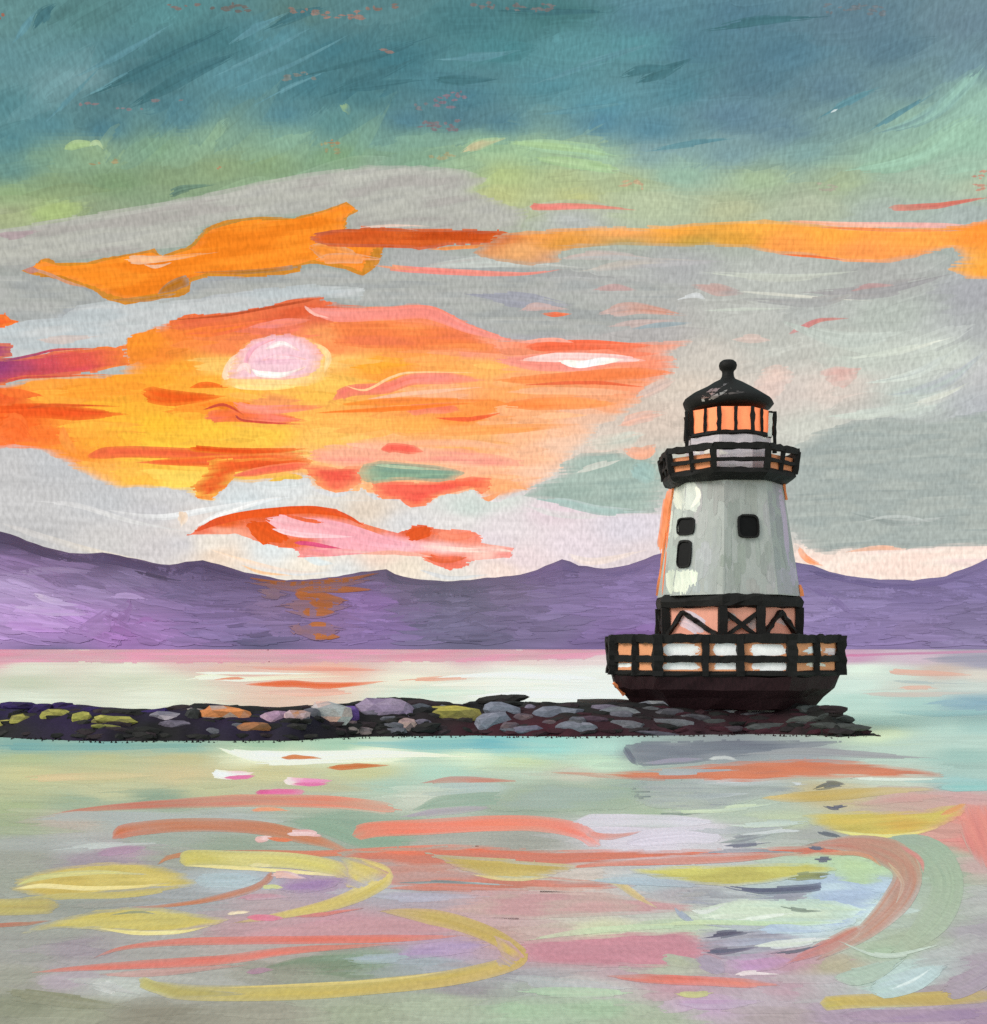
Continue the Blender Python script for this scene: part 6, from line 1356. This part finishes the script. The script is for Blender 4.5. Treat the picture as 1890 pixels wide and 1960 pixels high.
# windows
def window(cx, cy, w, h, seed):
    hit, nrm, _, D = SHS.bvh.ray_cast(ORG, ray(cx, cy).normalized())
    s = hit.y / F; W, Hh = w * s / 2, h * s / 2
    n = nrm.normalized();
    if n.y > 0: n = -n
    rt = Vector((0, 0, 1)).cross(n); rt = -rt if rt.x < 0 else rt; rt.normalize(); up = n.cross(rt); up = -up if up.z < 0 else up
    rnd = random.Random(seed)
    W /= max(.55, abs(rt.x))
    def loop(kx, off):
        pts = []
        for i in range(20):
            a = i / 20 * 2 * math.pi; ca_, sa_ = math.cos(a), math.sin(a)
            x = math.copysign(abs(ca_) ** .45, ca_) * W * kx; y = math.copysign(abs(sa_) ** .45, sa_) * Hh * kx
            pts.append(hit + rt * (x + rnd.uniform(-.015, .015)) + up * (y + rnd.uniform(-.015, .015)) + n * off)
        return pts
    o1, o2, i2, i1 = loop(1, -.05), loop(1, .10), loop(.86, .10), loop(.86, .03)
    v = [tuple(p) for p in o1 + o2 + i2 + i1]; f = []
    for l in range(3):
        for i in range(20): f.append((l * 20 + i, l * 20 + (i + 1) % 20, (l + 1) * 20 + (i + 1) % 20, (l + 1) * 20 + i))
    wdw = link_mesh('window', v, f, M_BLACK, lh)
    pv = [tuple(p) for p in loop(.87, .04) + loop(.87, .01)]
    pf = [tuple(range(20)), tuple(reversed(range(20, 40)))] + [(i, (i + 1) % 20, 20 + (i + 1) % 20, 20 + i) for i in range(20)]
    link_mesh('pane', pv, pf, M_GLASS, wdw).matrix_parent_inverse = Matrix.Identity(4)
window(1314, 1008, 30, 34, 1); window(1311, 1061, 24, 54, 2); window(1432, 1008, 42, 46, 3)
# --- thin coral bars added for the orange glow round the tower outline
for a_, w_, t0, t1 in ((255.5, .10, .02, .98), (75.5, .10, .84, .98), (75.5, .13, .0, .10)):
    b = B(int(400 + a_ + t0 * 10)); ra, rb = R0 + (R1 - R0) * t0 + .04, R0 + (R1 - R0) * t1 + .04
    b.bar(corner(ra, a_, zs0 + (zs1 - zs0) * t0), corner(rb, a_, zs0 + (zs1 - zs0) * t1), w_, w_, wob=.45, step=.3); b.build('coral_rim_glow', M_ORANGE, lh)
# --- gallery
zg = zs1; zgp = CAMZ + (HY - 853) / F * 48.3; RG = 124 * PX / .924
b = B(200); ring_wobbly(b, [(2.5, zg - .12), (2.72, zg - .02), (2.86, zg + .1), (2.86, zg + .26), (2.78, zg + .32)], OCT, .035, 6)
b.build('gallery', M_BLACK, lh)
gr = empty('gallery_railing', (LX, LY, zg + .3)); gr.parent = lh; gr.matrix_parent_inverse = Matrix.Translation(-Vector(lh.location))
sd = 210
for a0, a1 in sides:
    fr = 1.0
    A, C = corner(2.78, a0, 0), corner(2.78, a1, 0)
    At, Ct = corner(2.95, a0, 0), corner(2.95, a1, 0)
    sd += 1; b = B(sd); b.bar((At.x, At.y, zgp), (Ct.x, Ct.y, zgp), .14, .26, wob=.26, step=.25); b.build('rail', M_BLACK, gr)
    zm = CAMZ + (HY - 878) / F * 48.3
    sd += 1; b = B(sd); b.bar(A.lerp(At, .5) * 1 + Vector((0, 0, zm)), C.lerp(Ct, .5) + Vector((0, 0, zm)), .12, .15, wob=.25, step=.25); b.build('rail', M_BLACK, gr)
    for t in ((0, .5) if abs(((a0 + a1) / 2 + 180) % 360 - 180) > 10 else (0,)):
        sd += 1; p = A.lerp(C, t); q = At.lerp(Ct, t); post(gr, (p.x, p.y, zg + .25), (q.x, q.y, zgp), .24 if t == 0 else .17, sd)
    # coral glimpses between the posts of the slanted sides
    if abs(((a0 + a1) / 2 + 180) % 360 - 180) > 10:
        b = B(sd + 300); r = 2.72; P0, P1 = corner(r, a0, zg + .3), corner(r, a1, zg + .3); up = Vector((0, 0, zgp - zg - .55)); mid = (P0 + P1) / 2; n = mid - Vector((LX, LY, zg + .3)); n.z = 0; n.normalize(); t = n * .04
        b.v += [tuple(p) for p in (P0, P1, P1 + up, P0 + up, P0 - t, P1 - t, P1 + up - t, P0 + up - t)]
        b.f += [(0, 1, 2, 3), (7, 6, 5, 4), (0, 4, 5, 1), (1, 5, 6, 2), (2, 6, 7, 3), (3, 7, 4, 0)]
        b.build('panel', M_TOWER, gr, PL((255, 166, 118), .6))
# --- watch room behind the gallery rail, pale wall under the lantern
zl0 = CAMZ + (HY - 826) / F * 49.4
RW = 75 * PX / .924
v_, f_ = [], []
b = B(260); ring_wobbly(b, [(RW, zg + .2), (RW, zl0 - .1)], OCT, .015, 4); wr = b.build('watch_room', M_TOWER, lh, PL((192, 184, 194)))
WRS = Surf('tower', M_TOWER, E_TOWER, BVHTree.FromPolygons([Vector(q) for q in b.v], b.f), eps=.0008)
piece(WRS, 'brush_strokes', lh, [
 st(WRS, [(1326,868),(1360,864),(1400,868)], 13, [(216,212,210),(226,220,214),(196,190,198)], taper=(.1,.3), rag=.2),
 st(WRS, [(1330,892),(1360,890),(1390,894)], 10, [(218,214,210),(206,200,204)], taper=(.1,.3), rag=.2),
 st(WRS, [(1390,870),(1430,868),(1466,866)], 12, [(196,188,196),(188,182,192)], taper=(.1,.1), rag=.2),
 st(WRS, [(1386,895),(1430,894),(1464,893)], 12, [(176,170,176),(186,180,190)], taper=(.1,.1), rag=.2),
 st(WRS, [(1324,838),(1390,838),(1462,837)], 12, [(190,184,196),(184,178,188),(196,190,200)], taper=(.02,.02), rag=.05),
 st(WRS, [(1452,830),(1462,834),(1468,842)], 10, [(216,222,216)], taper=(.2,.2), rag=.2),
])['kind'] = 'stuff'
# --- lantern
zl1 = CAMZ + (HY - 783) / F * 49.4
b = B(270); ring_wobbly(b, [(RW + .02, zl0 - .12), (RW + .07, zl0 - .06), (RW + .05, zl0 + .06)], OCT, .02, 5); b.build('sill', M_BLACK, lh)
for i, (a0, a1) in enumerate(sides):
    r = RW - .08; A, C = corner(r, a0, zl0 + .02), corner(r, a1, zl0 + .02)
    for j, (s0, s1) in enumerate(((0, .5), (.5, 1))):
        P0, P1 = A.lerp(C, s0), A.lerp(C, s1); up = Vector((0, 0, zl1 - zl0 + .1)); mid = (P0 + P1) / 2; n = mid - Vector((LX, LY, mid.z)); n.normalize(); t = n * .03
        b = B(280 + i * 3 + j)
        b.v += [tuple(p) for p in (P0, P1, P1 + up, P0 + up, P0 - t, P1 - t, P1 + up - t, P0 + up - t)]
        b.f += [(0, 1, 2, 3), (7, 6, 5, 4), (0, 4, 5, 1), (1, 5, 6, 2), (2, 6, 7, 3), (3, 7, 4, 0)]
        b.build('lantern_pane', M_GLOW_PANE, lh)
    for j, t in enumerate((0, .5)):
        r = RW; p = corner(r, a0, 0).lerp(corner(r, a1, 0), t)
        b = B(310 + i * 3 + j); b.bar((p.x, p.y, zl0), (p.x, p.y, zl1 + .1), .17 if j == 0 else .12, .12, wob=.3, step=.16); b.build('mullion', M_BLACK, lh)
# a white corner pane at the right and the two outer stanchions
for sx, a in ((-1, -72), (1, 72)):
    p = corner(RW + .14, a, 0); b = B(350 + sx); b.bar((p.x, p.y, zg + 1.2), (p.x, p.y, zl1 + .1), .14, .12, wob=.3, step=.2); b.build('stanchion', M_BLACK, lh)
b = B(360); p, q = corner(RW + .01, 58, 0), corner(RW + .01, 65, 0); b.bar((p.x, p.y, zl0 - .1), (q.x, q.y, zl1), .16, .04, wob=.3, step=.2); b.build('white_stile', M_TOWER, lh, PL((214, 218, 214)))
# --- roof: bell-shaped, hand-drawn, heavier eave at the left
v, f = [], []
prof = [(0.0, 786), (60, 787), (80, 783), (86, 776), (82, 768), (66, 757), (46, 744), (28, 733), (14, 726), (10, 716)]
NS = 32
for r, y in prof:
    for k in range(NS):
        a = 2 * math.pi * k / NS
        left = max(0, -math.sin(a)); rr_ = r * PX * (1 + .02 * nz(math.cos(a) * 3, math.sin(a) * 3, y * .1))
        z = zpx(y) + (.10 * left * (1 if y < 778 else -1) if r > 50 else 0)
        v.append((LX + math.sin(a) * rr_, LY - math.cos(a) * rr_, z + .02 * nz(a * 4, y)))
for j in range(len(prof) - 1):
    for k in range(NS):
        a = j * NS + k; a2 = j * NS + (k + 1) % NS; f.append((a, a2, a2 + NS, a + NS))
roof = link_mesh('roof', v, f, M_BLACK, lh, None, True)
RFS = Surf('tower', M_TOWER, E_TOWER, BVHTree.FromPolygons([Vector(q) for q in v], f), eps=.0015)
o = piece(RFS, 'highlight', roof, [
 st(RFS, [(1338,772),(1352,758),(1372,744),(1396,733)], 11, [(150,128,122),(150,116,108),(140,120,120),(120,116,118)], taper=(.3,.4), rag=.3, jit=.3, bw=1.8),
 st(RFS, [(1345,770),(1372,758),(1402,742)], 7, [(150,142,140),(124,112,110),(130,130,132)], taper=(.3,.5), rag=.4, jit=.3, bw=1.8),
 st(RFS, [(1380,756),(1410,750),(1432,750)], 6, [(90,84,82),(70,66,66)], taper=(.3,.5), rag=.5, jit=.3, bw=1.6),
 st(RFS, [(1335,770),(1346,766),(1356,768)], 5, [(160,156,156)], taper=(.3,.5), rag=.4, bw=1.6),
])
o.matrix_parent_inverse = Matrix.Identity(4)
v, f = [], []
prof = [(16, 728), (12, 722), (11, 714), (12, 710), (16, 706), (17.5, 700), (16, 694), (11, 690), (0.1, 688)]
for r, y in prof:
    for k in range(16):
        a = 2 * math.pi * k / 16; rr_ = r * PX * (1 + .05 * nz(a * 2, y))
        v.append((LX + math.sin(a) * rr_, LY - math.cos(a) * rr_, zpx(y)))
for j in range(len(prof) - 1):
    for k in range(16):
        a = j * 16 + k; a2 = j * 16 + (k + 1) % 16; f.append((a, a2, a2 + 16, a + 16))
link_mesh('finial', v, f, M_BLACK, lh, None, True)

# paint on the panels behind the deck rails and in the truss: laid onto the real panels
def surf_of(names):
    vs, fs = [], []
    for o in [q for q in lh.children if q.name.split('.')[0] in names]:
        n = len(vs); vs += [o.matrix_basis @ q.co for q in o.data.vertices]; fs += [tuple(i + n for i in p.vertices) for p in o.data.polygons]
    return Surf('tower', M_TOWER, .62, BVHTree.FromPolygons([Vector(q) for q in vs], fs), eps=.0015)
SP = surf_of({'side_panel'})
for q_ in [
 st(SP, [(1266,1244),(1300,1244),(1344,1245)], 24, [(206,196,210),(222,216,226),(210,190,190)], taper=(.2,.1), rag=.15),
 st(SP, [(1364,1243),(1385,1243),(1420,1244)], 24, [(214,214,224),(206,208,222)], taper=(.2,.1), rag=.15),
 st(SP, [(1434,1245),(1460,1244),(1516,1244)], 22, [(216,216,222),(220,206,206)], taper=(.2,.2), rag=.2),
 st(SP, [(1536,1247),(1560,1244),(1575,1246)], 13, [(206,196,206)], taper=(.2,.2), rag=.3),
 st(SP, [(1575,1248),(1590,1247),(1604,1248)], 13, [(226,190,190)], taper=(.2,.2), rag=.3),
 st(SP, [(1266,1278),(1300,1278),(1342,1278)], 22, [(232,222,212),(226,226,222),(232,220,210)], taper=(.1,.15), rag=.15),
 st(SP, [(1366,1278),(1390,1278),(1418,1278)], 22, [(226,226,216),(214,218,216)], taper=(.1,.15), rag=.15),
 st(SP, [(1438,1278),(1470,1277),(1512,1277)], 22, [(216,216,226),(206,214,230),(222,216,220)], taper=(.1,.15), rag=.15),
 st(SP, [(1542,1274),(1560,1272),(1585,1276)], 9, [(206,190,186)], taper=(.2,.2), rag=.3),
 st(SP, [(1180,1273),(1195,1273),(1212,1273)], 8, [(240,226,206)], taper=(.1,.2), rag=.1),
]: piece(SP, 'lilac_patch', lh, [q_])
WP = surf_of({'wall_panel'})
for q_ in [
 st(WP, [(1296,1180),(1325,1190),(1352,1212)], 34, [(196,164,168),(176,164,176),(170,158,170)], taper=(.2,.2), rag=.2),
 st(WP, [(1376,1186),(1394,1180),(1412,1186)], 16, [(140,132,134),(150,144,146)], taper=(.2,.2), rag=.3),
 st(WP, [(1434,1205),(1442,1190),(1452,1180)], 20, [(176,150,148),(150,140,142)], taper=(.2,.2), rag=.3),
 st(WP, [(1480,1182),(1500,1186),(1512,1196)], 18, [(190,156,150),(160,150,154)], taper=(.2,.2), rag=.3),
]: piece(WP, 'mauve_patch', lh, [q_])
